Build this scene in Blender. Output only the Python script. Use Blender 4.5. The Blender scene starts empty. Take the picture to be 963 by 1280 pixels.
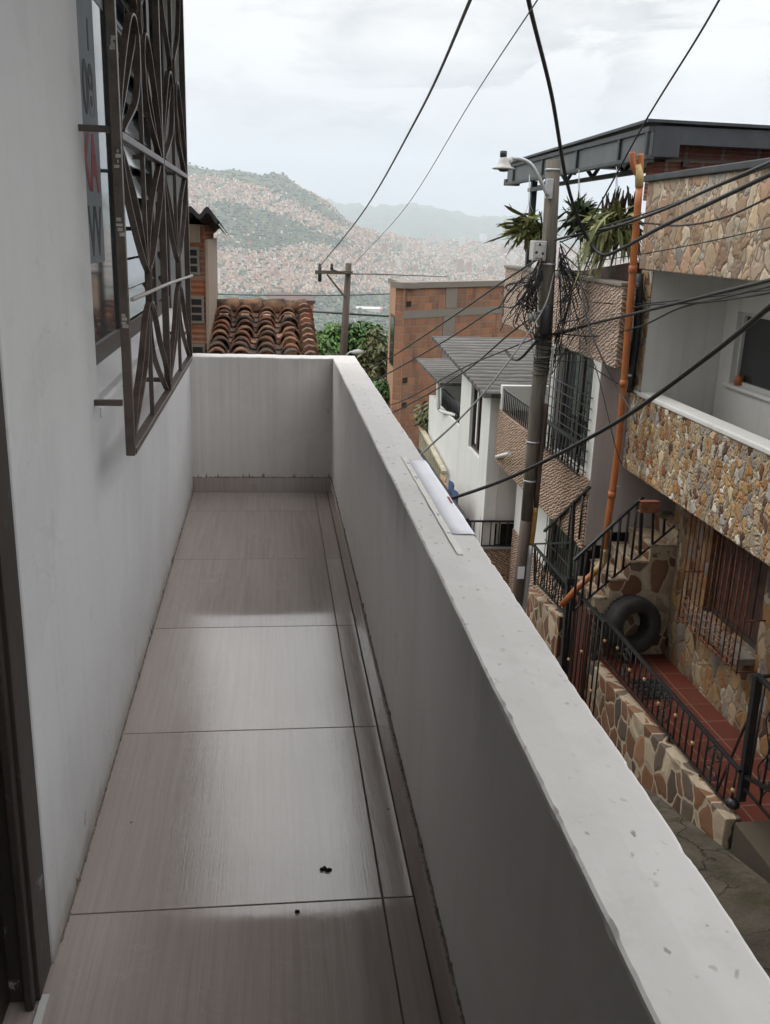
import bpy, math, random
import numpy as np
from mathutils import Vector, Matrix
R = math.radians
rnd = random.Random(7)
S = bpy.context.scene
C = S.collection
# ------------------------------------------------------------------ camera
F, CX, CY = 1166.6, 481.5, 640.0                 # focal length and centre, in pixels of the 963 x 1280 photograph
YAW, PIT, ROL = .1267, .2901, .0337
CAM = Vector((0, 0, 1.6))
_d = Vector((math.sin(YAW)*math.cos(PIT), math.cos(YAW)*math.cos(PIT), -math.sin(PIT)))
_r = Vector((math.cos(YAW), -math.sin(YAW), 0)); _u = _r.cross(_d)
_r, _u = math.cos(ROL)*_r+math.sin(ROL)*_u, -math.sin(ROL)*_r+math.cos(ROL)*_u
cd = bpy.data.cameras.new('camera'); cam = bpy.data.objects.new('camera', cd); C.objects.link(cam)
cd.sensor_fit = 'VERTICAL'; cd.sensor_height = 24; cd.lens = F/1280*24
cd.clip_start = .05; cd.clip_end = 40000
cam.matrix_world = Matrix((( _r.x, _u.x, -_d.x, CAM.x), (_r.y, _u.y, -_d.y, CAM.y), (_r.z, _u.z, -_d.z, CAM.z), (0, 0, 0, 1)))
S.camera = cam
# ------------------------------------------------------------------ light
SUN_EL, SUN_AZ = 56, -62                         # azimuth from +Y towards +X
SKY_STRENGTH, SUN_STRENGTH, EXPOSURE, HAZE = .0605, 1.2, .44, 1.15e-4
def ray(x, y): return _d+(x-CX)/F*_r-(y-CY)/F*_u
def ax(x, y, v): k = ray(x, y); return CAM+k*(v/k.x)
def ay(x, y, v): k = ray(x, y); return CAM+k*(v/k.y)
def az(x, y, v): k = ray(x, y); return CAM+k*((v-CAM.z)/k.z)
# ------------------------------------------------------------------ node helper
class NT:
    def __init__(s, tree): s.t = tree; tree.nodes.clear()
    def n(s, typ, ins=None, **props):
        nd = s.t.nodes.new(typ)
        for k, v in props.items(): setattr(nd, k, v)
        for k, v in (ins or {}).items():
            sk = nd.inputs[k]
            if isinstance(v, bpy.types.NodeSocket): s.t.links.new(v, sk)
            else: sk.default_value = v
        return nd
    def mth(s, op, a, b=0., c=0.): return s.n('ShaderNodeMath', {0: a, 1: b, 2: c}, operation=op).outputs[0]
    def mix(s, f, a, b, blend='MIX'):
        nd = s.n('ShaderNodeMix', {0: f, 6: c4(a), 7: c4(b)}, data_type='RGBA', blend_type=blend); return nd.outputs[2]
    def ramp(s, f, stops, interp='LINEAR'):
        nd = s.n('ShaderNodeValToRGB', {0: f}); e = nd.color_ramp.elements; nd.color_ramp.interpolation = interp
        while len(e) < len(stops): e.new(.5)
        for k, (p, col) in enumerate(stops):
            e[k].position = p; e[k].color = c4(col) if not isinstance(col, (int, float)) else (col, col, col, 1)
        return nd.outputs[0]
    def noise(s, vec, scale, detail=4, rough=.55, dist=0.): return s.n('ShaderNodeTexNoise', {'Vector': vec, 'Scale': scale, 'Detail': detail, 'Roughness': rough, 'Distortion': dist}).outputs[0]
    def vor(s, vec, scale, feature='F1', rnd_=1.): return s.n('ShaderNodeTexVoronoi', {'Vector': vec, 'Scale': scale, 'Randomness': rnd_}, feature=feature)
    def map(s, vec, scale=(1, 1, 1), rot=(0, 0, 0), loc=(0, 0, 0)): return s.n('ShaderNodeMapping', {'Vector': vec, 'Scale': scale, 'Rotation': rot, 'Location': loc}).outputs[0]
def c4(v): return v if isinstance(v, bpy.types.NodeSocket) else (tuple(v)+(1,))[:4]
def material(name):
    m = bpy.data.materials.new(name); m.use_nodes = True; t = NT(m.node_tree)
    b = t.n('ShaderNodeBsdfPrincipled'); o = t.n('ShaderNodeOutputMaterial', {'Surface': b.outputs[0]})
    t.co = t.n('ShaderNodeTexCoord').outputs['Object']
    def fin(col=None, rough=None, h=None, dist=.01, strength=1., **kw):
        d = {}
        if col is not None: d['Base Color'] = c4(col)
        if rough is not None: d['Roughness'] = rough
        d.update({k.replace('_', ' '): v for k, v in kw.items()})
        for k, v in d.items():
            if isinstance(v, bpy.types.NodeSocket): t.t.links.new(v, b.inputs[k])
            else: b.inputs[k].default_value = v
        if h is not None:
            bp = t.n('ShaderNodeBump', {'Height': h, 'Distance': dist, 'Strength': strength}); t.t.links.new(bp.outputs[0], b.inputs['Normal'])
        return m
    return t, fin
# world: Nishita sky behind a broken deck of cloud
w = bpy.data.worlds.new('World'); S.world = w; w.use_nodes = True
t = NT(w.node_tree)
g = t.n('ShaderNodeTexCoord').outputs['Generated']
sep = t.n('ShaderNodeSeparateXYZ', {0: g})
zc = t.mth('MAXIMUM', sep.outputs[2], 0.); zz = t.mth('ADD', zc, .22)
pl = t.n('ShaderNodeCombineXYZ', {0: t.mth('DIVIDE', sep.outputs[0], zz), 1: t.mth('DIVIDE', sep.outputs[1], zz), 2: 0.}).outputs[0]
sky = t.n('ShaderNodeTexSky', sky_type='NISHITA', sun_disc=False, sun_elevation=R(SUN_EL), sun_rotation=R(SUN_AZ), altitude=1500., air_density=1., dust_density=2.).outputs[0]
n1 = t.noise(pl, 1.15, 9, .56, .25); n2 = t.noise(t.map(pl, (1, 1, 1), (0, 0, 0), (5.3, 2.1, 0)), 3.2, 8, .6, .4)
n3 = t.noise(t.map(g, (2.0, 2.0, 6.), (0, 0, 0), (1.7, .4, .25)), 2.2, 9, .58, .5)
cm = t.mth('ADD', t.mth('MULTIPLY', n1, .62), t.mth('MULTIPLY', n2, .38))
ccol = t.ramp(cm, [(.33, (6.8, 6.95, 7.2)), (.41, (7.7, 7.8, 8.0)), (.46, (9.0, 9.05, 9.1)), (.52, (10.8, 10.75, 10.65)), (.60, (12.6, 12.5, 12.3))])
cum = t.ramp(n3, [(.49, 0.), (.535, 1.)])
low = t.ramp(zc, [(.0, 0.), (.06, .25), (.11, 1.), (.2, 1.), (.32, 0.)])
ccol = t.mix(t.mth('MULTIPLY', t.mth('MULTIPLY', cum, low), .75), ccol, (12.6, 12.5, 12.2))
ccol = t.mix(t.ramp(zc, [(.03, .9), (.075, .7), (.17, 0.)]), ccol, (6.1, 6.85, 7.6))
cov = t.ramp(t.noise(t.map(pl, (1, 1, 1), (0, 0, 0), (.6, 3.2, 0)), 1.0, 7, .55), [(.28, .86), (.45, 1.)])
gain = t.mth('ADD', 1., t.mth('MULTIPLY', t.n('ShaderNodeMapRange', {0: zc, 1: .21, 2: .6, 3: 0., 4: 1.75}).outputs[0], 1.))
skyc = t.n('ShaderNodeVectorMath', {0: t.mix(cov, sky, ccol), 'Scale': gain}, operation='SCALE').outputs[0]   # an overcast sky is brightest overhead
bg = t.n('ShaderNodeBackground', {'Color': skyc, 'Strength': SKY_STRENGTH})
t.n('ShaderNodeOutputWorld', {'Surface': bg.outputs[0]})
sd = bpy.data.lights.new('sun', 'SUN'); sd.energy = SUN_STRENGTH; sd.angle = R(35); sd.color = (1, .95, .88)
so = bpy.data.objects.new('sun', sd); C.objects.link(so)
_e, _a = R(SUN_EL), R(SUN_AZ)
so.rotation_euler = Vector((math.sin(_a)*math.cos(_e), math.cos(_a)*math.cos(_e), math.sin(_e))).to_track_quat('Z', 'Y').to_euler()
S.view_settings.view_transform = 'Standard'; S.view_settings.look = 'None'; S.view_settings.gamma = 1
S.view_settings.use_curve_mapping = False; S.view_settings.exposure = EXPOSURE
S.render.engine = 'CYCLES'
S.cycles.volume_bounces = 1; S.cycles.max_bounces = 8; S.cycles.diffuse_bounces = 4
S.cycles.use_denoising = True
# ------------------------------------------------------------------ mesh helper
class MB:
    def __init__(s): s.v = []; s.f = []; s.sm = []; s.c = []; s.col = (1, 1, 1, 1)
    def _add(s, vs, fs, smooth=False):
        o = len(s.v); s.v += [tuple(p) for p in vs]
        for f in fs: s.f.append(tuple(o+i for i in f)); s.sm.append(smooth); s.c.append(s.col)
        return s
    def box(s, x0, x1, y0, y1, z0, z1):
        x0, x1 = sorted((x0, x1)); y0, y1 = sorted((y0, y1)); z0, z1 = sorted((z0, z1))
        return s._add([(x0, y0, z0), (x1, y0, z0), (x1, y1, z0), (x0, y1, z0), (x0, y0, z1), (x1, y0, z1), (x1, y1, z1), (x0, y1, z1)],
                      [(0, 3, 2, 1), (4, 5, 6, 7), (0, 1, 5, 4), (1, 2, 6, 5), (2, 3, 7, 6), (3, 0, 4, 7)])
    def hexa(s, bot, top):                       # two matching rings of corners, counter-clockwise from above
        n = len(bot)
        return s._add(list(bot)+list(top), [tuple(range(n-1, -1, -1)), tuple(range(n, 2*n))]+[(i, (i+1) % n, n+(i+1) % n, n+i) for i in range(n)])
    def bar(s, a, b, wd, ht=None, up=(0, 0, 1)):  # rectangular bar from a to b
        a, b = Vector(a), Vector(b); ht = ht or wd; k = (b-a).normalized(); u = Vector(up)
        if abs(k.dot(u)) > .98: u = Vector((1, 0, 0))
        r = k.cross(u).normalized()*wd/2; u = r.cross(k).normalized()*ht/2
        q = [p+sx*r+sy*u for p in (a, b) for sx, sy in ((-1, -1), (1, -1), (1, 1), (-1, 1))]
        return s._add(q, [(3, 2, 1, 0), (4, 5, 6, 7), (0, 1, 5, 4), (1, 2, 6, 5), (2, 3, 7, 6), (3, 0, 4, 7)])
    def tube(s, pts, rad, n=8, cap=True):
        pts = [Vector(p) for p in pts]; m = len(pts)
        rad = list(rad) if hasattr(rad, '__len__') else [rad]*m
        vs, fs = [], []; ref = None
        for i, p in enumerate(pts):
            k = (pts[min(i+1, m-1)]-pts[max(i-1, 0)])
            k = k.normalized() if k.length > 1e-9 else Vector((0, 0, 1))
            if ref is None: ref = Vector((0, 0, 1)) if abs(k.z) < .9 else Vector((1, 0, 0))
            r = k.cross(ref); r = r.normalized() if r.length > 1e-6 else Vector((1, 0, 0)); u = r.cross(k).normalized(); ref = u
            for j in range(n):
                a = 2*math.pi*j/n; vs.append(p+(r*math.cos(a)+u*math.sin(a))*rad[i])
        for i in range(m-1):
            for j in range(n): fs.append((i*n+j, i*n+(j+1) % n, (i+1)*n+(j+1) % n, (i+1)*n+j))
        s._add(vs, fs, True)
        if cap:
            o = len(s.v)-m*n
            s.f += [tuple(o+j for j in range(n-1, -1, -1)), tuple(o+(m-1)*n+j for j in range(n))]; s.sm += [False]*2; s.c += [s.col]*2
        return s
    def lathe(s, prof, n=24, M=None, closed=False):   # prof: (r, h) around local Z
        M = M or Matrix(); vs = [M @ Vector((r*math.cos(2*math.pi*j/n), r*math.sin(2*math.pi*j/n), h)) for r, h in prof for j in range(n)]
        m = len(prof); rng = range(m) if closed else range(m-1)
        return s._add(vs, [(i*n+j, i*n+(j+1) % n, ((i+1) % m)*n+(j+1) % n, ((i+1) % m)*n+j) for i in rng for j in range(n)], True)
    def quad(s, *p): return s._add(p, [tuple(range(len(p)))])
    def prism(s, poly, vec):                      # extrude a planar polygon along vec
        n = len(poly); vec = Vector(vec); a = [Vector(p) for p in poly]
        return s._add(a+[p+vec for p in a], [tuple(range(n-1, -1, -1)), tuple(range(n, 2*n))]+[(i, (i+1) % n, n+(i+1) % n, n+i) for i in range(n)])
    def wall(s, axis, c, t, u0, u1, z0, z1, holes=()):
        """slab on the plane axis=c, t thick (signed), with rectangular holes (u0,u1,z0,z1)"""
        us = sorted({u0, u1, *[k for h in holes for k in h[:2]]}); zs = sorted({z0, z1, *[k for h in holes for k in h[2:]]})
        P = (lambda d, u, z: (c+d, u, z)) if axis == 'x' else (lambda d, u, z: (u, c+d, z))
        inh = lambda u, z: any(h[0] < u < h[1] and h[2] < z < h[3] for h in holes)
        solid = {}
        for i in range(len(us)-1):
            for j in range(len(zs)-1): solid[i, j] = not inh((us[i]+us[i+1])/2, (zs[j]+zs[j+1])/2)
        for (i, j), ok in solid.items():
            if not ok: continue
            a, b, e, h = us[i], us[i+1], zs[j], zs[j+1]
            s.quad(P(0, a, e), P(0, b, e), P(0, b, h), P(0, a, h)); s.quad(P(t, a, h), P(t, b, h), P(t, b, e), P(t, a, e))
            for di, dj, q in ((-1, 0, ((a, e), (a, h))), (1, 0, ((b, e), (b, h))), (0, -1, ((a, e), (b, e))), (0, 1, ((a, h), (b, h)))):
                if not solid.get((i+di, j+dj), False):
                    (p, z_), (p2, z2) = q; s.quad(P(0, p, z_), P(0, p2, z2), P(t, p2, z2), P(t, p, z_))
        return s
    def build(s, name, mat, parent=None, bevel=0, col=False, kind=None, fix=True):
        loc = parent.matrix_world.translation if parent else Vector()
        if parent and parent.type != 'EMPTY': loc = Vector(parent['_loc'])
        elif parent: loc = Vector(parent['_loc'])
        me = bpy.data.meshes.new(name)
        me.from_pydata([(x-loc.x, y-loc.y, z-loc.z) for x, y, z in s.v], [], s.f)
        me.polygons.foreach_set('use_smooth', s.sm)
        if col:
            at = me.attributes.new('Col', 'FLOAT_COLOR', 'FACE'); at.data.foreach_set('color', np.array(s.c, np.float32).ravel())
        if fix:
            import bmesh
            bm = bmesh.new(); bm.from_mesh(me); bmesh.ops.remove_doubles(bm, verts=bm.verts, dist=1e-5); bmesh.ops.recalc_face_normals(bm, faces=bm.faces); bm.to_mesh(me); bm.free()
        o = bpy.data.objects.new(name, me); C.objects.link(o); me.materials.append(mat)
        o['_loc'] = tuple(loc)
        if parent: o.parent = parent
        if bevel:
            b = o.modifiers.new('bevel', 'BEVEL'); b.width = bevel; b.segments = 2; b.limit_method = 'ANGLE'; b.angle_limit = R(40)
        if kind: o['kind'] = kind
        return o
def tag(o, label, cat, group=None, kind=None):
    o['label'] = label; o['category'] = cat
    if group: o['group'] = group
    if kind: o['kind'] = kind
    return o
def thing(name, label, cat, loc, group=None):
    o = bpy.data.objects.new(name, None); C.objects.link(o); o.location = loc; o['_loc'] = tuple(loc); o.empty_display_size = .2
    return tag(o, label, cat, group)
def spline(P, k=8):                               # Catmull-Rom through the points
    P = [Vector(p) for p in P]; Q = [2*P[0]-P[1]]+P+[2*P[-1]-P[-2]]; out = []
    for i in range(1, len(Q)-2):
        a, b, c, d = Q[i-1:i+3]
        for j in range(k):
            u = j/k; out.append(.5*((2*b)+(c-a)*u+(2*a-5*b+4*c-d)*u*u+(3*b-a-3*c+d)*u**3))
    return out+[P[-1]]
# ------------------------------------------------------------------ materials
def plain(name, col, rough=.6, var=.15, scale=8., bump=0., bs=60., metal=0., spec=.5):
    t, fin = material(name)
    n = t.noise(t.co, scale, 6, .6)
    c = t.mix(t.ramp(n, [(.3, 0.), (.7, 1.)]), tuple(k*(1-var) for k in col), tuple(min(1, k*(1+var)) for k in col))
    kw = dict(Metallic=metal); kw['Specular_IOR_Level'] = spec
    if bump: return fin(c, rough, t.noise(t.co, bs, 5, .6), bump, **kw)
    return fin(c, rough, **kw)
def plaster(name, col, dirt=.25, streak=.2, speck=.0, base=None, rough=.75, dirtcol=(.2, .17, .14), bump=.004, crack=0.):
    t, fin = material(name)
    big = t.noise(t.co, 1.6, 5, .6); fine = t.noise(t.co, 45, 4, .6)
    c = t.mix(t.ramp(big, [(.35, 0.), (.7, 1.)]), tuple(k*.93 for k in col), col)
    st = t.noise(t.map(t.co, (9, 9, .5)), 1.0, 6, .65)
    c = t.mix(t.mth('MULTIPLY', t.ramp(st, [(.52, 0.), (.78, 1.)]), streak), c, dirtcol)
    bl = t.noise(t.co, 5.5, 8, .7, .3)
    c = t.mix(t.mth('MULTIPLY', t.ramp(bl, [(.6, 0.), (.72, 1.)]), dirt), c, dirtcol)
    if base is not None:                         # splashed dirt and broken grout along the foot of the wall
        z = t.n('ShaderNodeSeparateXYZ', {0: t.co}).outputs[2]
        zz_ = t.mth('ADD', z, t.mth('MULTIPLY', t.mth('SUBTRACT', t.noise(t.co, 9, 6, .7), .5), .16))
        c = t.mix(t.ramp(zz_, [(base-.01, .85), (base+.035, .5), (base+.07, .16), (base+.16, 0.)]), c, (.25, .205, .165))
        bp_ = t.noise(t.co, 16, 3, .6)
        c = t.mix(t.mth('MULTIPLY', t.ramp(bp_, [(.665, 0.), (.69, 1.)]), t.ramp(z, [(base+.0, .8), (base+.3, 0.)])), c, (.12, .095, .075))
    if crack:
        cv = t.n('ShaderNodeVectorMath', {0: t.map(t.co, (1, 1, .7)), 1: t.n('ShaderNodeVectorMath', {0: t.n('ShaderNodeTexNoise', {'Vector': t.co, 'Scale': 4., 'Detail': 6.}).outputs['Color'], 'Scale': .5}, operation='SCALE').outputs[0]}, operation='ADD').outputs[0]
        ce = t.vor(cv, 1.5, 'DISTANCE_TO_EDGE').outputs['Distance']; cmk = t.ramp(t.noise(t.co, 1.3, 4), [(.5, 0.), (.6, 1.)])
        c = t.mix(t.mth('MULTIPLY', t.ramp(ce, [(.0, crack), (.006, 0.)]), cmk), c, (.2, .18, .16))
        sc = t.noise(t.map(t.co, (3, 3, 26)), 1.6, 5, .7, .6); c = t.mix(t.mth('MULTIPLY', t.ramp(sc, [(.68, 0.), (.72, crack)]), t.ramp(t.noise(t.co, 2.1, 3), [(.5, 0.), (.58, 1.)])), c, (.3, .28, .26))
        if col[0] > .4: pt_ = t.noise(t.co, .9, 6, .62, .8); c = t.mix(t.ramp(pt_, [(.46, 0.), (.5, .10)]), c, (.82, .81, .8))
    if speck:
        up = t.ramp(t.n('ShaderNodeSeparateXYZ', {0: t.n('ShaderNodeNewGeometry').outputs['Normal']}).outputs[2], [(.6, .06), (.9, 1.)])   # pits and grit collect on the flat top
        zt_ = t.n('ShaderNodeSeparateXYZ', {0: t.co}).outputs[2]                       # black mould dripping from the cap
        dr = t.noise(t.map(t.co, (14, 14, 1.1)), 1., 7, .72, .5); pa_ = t.ramp(t.noise(t.map(t.co, (1, 1, .3)), 1.25, 3, .5), [(.44, 0.), (.58, 1.)])
        ln = t.mth('SUBTRACT', zt_, t.mth('MULTIPLY', dr, .30)); c = t.mix(t.mth('MULTIPLY', t.ramp(ln, [(.56, 0.), (.64, .4), (.71, .85)]), t.mth('MULTIPLY', t.mth('MULTIPLY', pa_, .6), t.mth('SUBTRACT', 1., up))), c, (.13, .115, .105))
        wv = t.n('ShaderNodeVectorMath', {0: t.co, 1: t.n('ShaderNodeVectorMath', {0: t.n('ShaderNodeTexNoise', {'Vector': t.co, 'Scale': 60., 'Detail': 3.}).outputs['Color'], 'Scale': .022}, operation='SCALE').outputs[0]}, operation='ADD').outputs[0]
        for sc_, a_, lo, st_ in ((22., .10, .35, (1, .6, 1)), (48., .12, .30, (1, .5, 1)), (30., .06, .2, (1, .22, 1))):
            v = t.vor(t.map(wv, st_, (0, 0, .3 if sc_ == 30. else 0)), sc_); vr = t.n('ShaderNodeSeparateColor', {0: v.outputs['Color']})
            m_ = t.mth('MULTIPLY', t.ramp(v.outputs['Distance'], [(a_, 1.), (a_*1.7, 0.)]), t.ramp(vr.outputs[0], [(lo, 0.), (lo+.6, 1.)]))
            m_ = t.mth('MULTIPLY', t.mth('MULTIPLY', m_, t.ramp(t.noise(t.co, 3.3, 4, .65), [(.34, .1), (.56, 1.)])), t.mth('MULTIPLY', up, speck))
            c = t.mix(m_, c, (.22, .195, .17))
    h = t.mth('ADD', t.mth('MULTIPLY', t.noise(t.map(t.co, (1, 1, 2)), 5, 4, .55), .7), t.mth('MULTIPLY', fine, .10))
    return fin(c, rough, h, bump, Specular_IOR_Level=.35)
def stone(name, cols, scale, gap, mortar, squash=(1, 1, .62), bump=.03, distort=.12, rough=.8, mvar=.25, gapw=.02):
    """irregular stones: Voronoi cells with their own colours, mortar along the cell borders"""
    t, fin = material(name)
    wob = t.n('ShaderNodeTexNoise', {'Vector': t.co, 'Scale': scale*.9, 'Detail': 2.}).outputs['Color']
    wv = t.n('ShaderNodeVectorMath', {0: wob, 1: (.5, .5, .5)}, operation='SUBTRACT').outputs[0]
    wv = t.n('ShaderNodeVectorMath', {0: wv, 'Scale': distort}, operation='SCALE').outputs[0]
    co = t.n('ShaderNodeVectorMath', {0: t.map(t.co, squash), 1: wv}, operation='ADD').outputs[0]
    f1 = t.vor(co, scale); ed = t.vor(co, scale, 'DISTANCE_TO_EDGE').outputs['Distance']
    id_ = t.n('ShaderNodeSeparateColor', {0: f1.outputs['Color']})
    n = len(cols); col = t.ramp(id_.outputs[0], [(i/n, k) for i, k in enumerate(cols)], 'CONSTANT')
    col = t.mix(1., col, t.ramp(id_.outputs[1], [(0, (.62, .6, .58)), (1, (1.2, 1.18, 1.15))]), 'MULTIPLY')
    col = t.mix(t.ramp(t.noise(t.co, scale*5, 6, .65), [(.35, .0), (.75, .45)]), col, t.mix(.5, col, (.09, .06, .04)))
    g_ = t.ramp(t.mth('ADD', ed, t.mth('MULTIPLY', t.mth('SUBTRACT', t.noise(t.co, scale*4, 4), .5), gap*.7)), [(gap, 0.), (gap+gapw, 1.)])
    mc = t.mix(t.noise(t.co, scale*3, 5), tuple(k*(1-mvar) for k in mortar), tuple(k*(1+mvar) for k in mortar))
    h = t.mth('ADD', t.mth('MULTIPLY', t.ramp(ed, [(gap*.6, 0.), (gap+.16, 1.)]), 1.), t.mth('MULTIPLY', t.noise(t.co, scale*6, 5, .6), .22))
    h = t.mth('ADD', h, t.mth('MULTIPLY', id_.outputs[2], .25))
    return fin(t.mix(g_, mc, col), rough, h, bump, Specular_IOR_Level=.3)
def bricks(name, axis, c1, c2, mortar, bw=.33, bh=.2, ms=.016, ridges=0, rough=.85, stain=.3):
    t, fin = material(name)
    sp = t.n('ShaderNodeSeparateXYZ', {0: t.co})
    u = {'x': sp.outputs[1], 'y': sp.outputs[0], 'xy': t.mth('ADD', sp.outputs[0], sp.outputs[1])}[axis]
    vec = t.n('ShaderNodeCombineXYZ', {0: u, 1: sp.outputs[2], 2: 0.}).outputs[0]
    vec2 = t.n('ShaderNodeVectorMath', {0: vec, 1: t.n('ShaderNodeVectorMath', {0: t.n('ShaderNodeTexNoise', {'Vector': t.co, 'Scale': 5., 'Detail': 3.}).outputs['Color'], 'Scale': .03}, operation='SCALE').outputs[0]}, operation='ADD').outputs[0]
    b = t.n('ShaderNodeTexBrick', {'Vector': vec2, 'Color1': c4(c1), 'Color2': c4(c2), 'Mortar': c4(mortar), 'Scale': 1., 'Mortar Size': ms, 'Mortar Smooth': .25, 'Bias': 0., 'Brick Width': bw, 'Row Height': bh})
    col = t.mix(t.ramp(t.noise(t.co, 3.5, 7, .65), [(.4, 0.), (.72, 1.)]), b.outputs['Color'], t.mix(.55, b.outputs['Color'], mortar))
    col = t.mix(t.mth('MULTIPLY', t.ramp(t.noise(t.map(t.co, (3, 3, .7)), 1.5, 7, .65), [(.5, 0.), (.75, 1.)]), stain), col, (.06, .05, .045))
    h = t.mth('MULTIPLY', t.mth('SUBTRACT', 1., b.outputs['Fac']), 1.)
    if ridges:
        z = t.mth('SINE', t.mth('MULTIPLY', sp.outputs[2], 2*math.pi/(bh/ridges)))
        h = t.mth('ADD', h, t.mth('MULTIPLY', z, .3)); col = t.mix(t.mth('MULTIPLY', t.ramp(z, [(0, 1.), (.3, 0.)]), .35), col, (.1, .04, .025))
    h = t.mth('ADD', h, t.mth('MULTIPLY', t.noise(t.co, 40, 5, .6), .35))
    return fin(col, rough, h, .014, Specular_IOR_Level=.25)
M = {}
M['wall_white'] = plaster('white_wall_paint', (.57, .567, .573), .2, .13, base=0., rough=.6, crack=.2)
M['parapet'] = plaster('parapet_paint', (.605, .583, .567), .16, .17, speck=.95, rough=.7, crack=.3)
M['house_white'] = plaster('white_house_paint', (.64, .64, .62), .12, .22)
M['house_grey'] = plaster('grey_house_paint', (.55, .53, .51), .12, .18)
M['pink_grey'] = plaster('pinkish_render', (.44, .395, .38), .3, .35)
M['concrete'] = plaster('weathered_concrete', (.22, .2, .175), .6, .5, dirtcol=(.07, .065, .05))
def mk_street():
    t, fin = material('street_concrete')
    n = t.noise(t.co, 1.1, 8, .65, .4); f = t.noise(t.co, 38, 5, .7); sp_ = t.vor(t.co, 70.).outputs['Distance']
    c = t.ramp(t.mth('ADD', t.mth('MULTIPLY', n, .7), t.mth('MULTIPLY', f, .3)), [(.36, (.045, .038, .029)), (.5, (.085, .072, .055)), (.64, (.125, .108, .085))])
    c = t.mix(t.ramp(sp_, [(.12, .5), (.3, 0.)]), c, (.15, .13, .105))
    wob = t.n('ShaderNodeVectorMath', {0: t.co, 1: t.n('ShaderNodeVectorMath', {0: t.n('ShaderNodeTexNoise', {'Vector': t.co, 'Scale': 2.5, 'Detail': 7.}).outputs['Color'], 'Scale': .7}, operation='SCALE').outputs[0]}, operation='ADD').outputs[0]
    e = t.vor(wob, .8, 'DISTANCE_TO_EDGE').outputs['Distance']; ck = t.ramp(e, [(0., 1.), (.007, 0.)]); ck = t.mth('MULTIPLY', ck, t.ramp(t.noise(t.co, .9, 3), [(.46, 0.), (.56, 1.)])); c = t.mix(t.mth('MULTIPLY', ck, .55), c, (.025, .021, .015))
    x = t.n('ShaderNodeSeparateXYZ', {0: t.co}).outputs[0]
    ms = t.mth('MULTIPLY', t.ramp(t.mth('DIVIDE', x, 4.), [(.60, .15), (.80, 1.)]), t.ramp(t.noise(t.co, 4., 8, .7), [(.47, 0.), (.62, 1.)]))
    c = t.mix(t.mth('MULTIPLY', ms, .85), c, t.mix(f, (.022, .022, .009), (.06, .058, .024)))
    return fin(c, .92, t.mth('SUBTRACT', t.mth('ADD', t.mth('MULTIPLY', f, .5), n), ck), .018, Specular_IOR_Level=.25)
M['street'] = mk_street()
M['curb_moss'] = plaster('mossy_concrete', (.07, .057, .042), .8, .5, dirtcol=(.03, .04, .018), rough=.9)
M['black_iron'] = plain('black_painted_iron', (.012, .012, .014), .42, .3, 20, spec=.5)
M['grille'] = plain('brown_painted_steel', (.075, .055, .047), .38, .45, 14, .002, 80, spec=.5)
M['scuffed'] = plain('bare_scuffed_steel', (.36, .33, .31), .4, .3, 60)
M['rust'] = plain('rusty_iron', (.16, .055, .028), .8, .6, 25, .004, 90)
M['canopy'] = plain('dark_steel', (.035, .038, .044), .5, .35, 4)
M['canopy_light'] = plain('grey_steel_web', (.085, .09, .097), .5, .2, 4)
M['galv'] = plain('galvanised_metal', (.42, .43, .44), .42, .15, 10, metal=.4)
M['lampgrey'] = plain('grey_lamp_paint', (.40, .40, .39), .5, .15, 10)
M['cable'] = plain('black_cable_rubber', (.018, .018, .021), .5, .3, 30)
M['cable_grey'] = plain('grey_cable_rubber', (.12, .12, .12), .6, .3, 30)
M['pvc'] = plain('orange_plastic_pipe', (.36, .115, .033), .42, .25, 5, .002, 12)
M['pvc_joint'] = plain('yellowed_pipe_glue', (.44, .31, .14), .55, .25, 25)
M['gold'] = plain('gold_painted_pipe', (.30, .17, .045), .45, .3, 8)
M['rubber'] = plain('tyre_rubber', (.021, .019, .018), .8, .55, 6, .002, 60)
M['window_frame'] = plain('dark_window_frame', (.045, .035, .032), .45, .3, 12)
M['sill_wood'] = plain('worn_brown_wood', (.10, .07, .06), .6, .35, 9)
M['door'] = plain('dark_brown_door_wood', (.022, .016, .014), .5, .6, 7, .003, 40)
M['white_frame'] = plain('white_aluminium', (.55, .55, .54), .4, .06, 6)
M['shutter'] = plain('brown_shutter_wood', (.065, .03, .024), .6, .5, 9)
M['paper'] = plain('white_paper', (.80, .80, .86), .8, .04, 9)
M['tape'] = plain('masking_tape', (.66, .645, .60), .7, .1, 15)
M['redink'] = plain('red_ink', (.25, .04, .05), .7, .1)
M['blackink'] = plain('black_ink', (.035, .038, .045), .7, .1)
M['signpaper'] = plain('grey_sign_paper', (.135, .15, .17), .6, .12, 6)
M['debris'] = plain('dry_leaf_debris', (.02, .014, .012), .9, .4)
M['dark_void'] = plain('unlit_interior', (.012, .011, .011), .9, .2)
M['curtain'] = plain('pale_curtain', (.6, .59, .57), .8, .1)
M['stucco'] = None
def mk_stucco(name, col, dark, scale):
    t, fin = material(name)
    wv = t.n('ShaderNodeTexWave', {'Vector': t.map(t.co, (1, 1, 2.2)), 'Scale': scale, 'Distortion': 6., 'Detail': 2., 'Detail Scale': 1.8}, bands_direction='DIAGONAL').outputs['Fac']
    c = t.mix(wv, dark, col); c = t.mix(t.ramp(t.noise(t.co, 3, 5), [(.5, 0.), (.8, .4)]), c, (.09, .075, .065))
    return fin(c, .9, wv, .009, Specular_IOR_Level=.2)
M['stucco'] = mk_stucco('combed_brown_stucco', (.52, .40, .33), (.19, .135, .105), 6.2)
M['stucco2'] = mk_stucco('coarse_brown_stucco', (.50, .36, .275), (.10, .065, .045), 7.)
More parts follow.
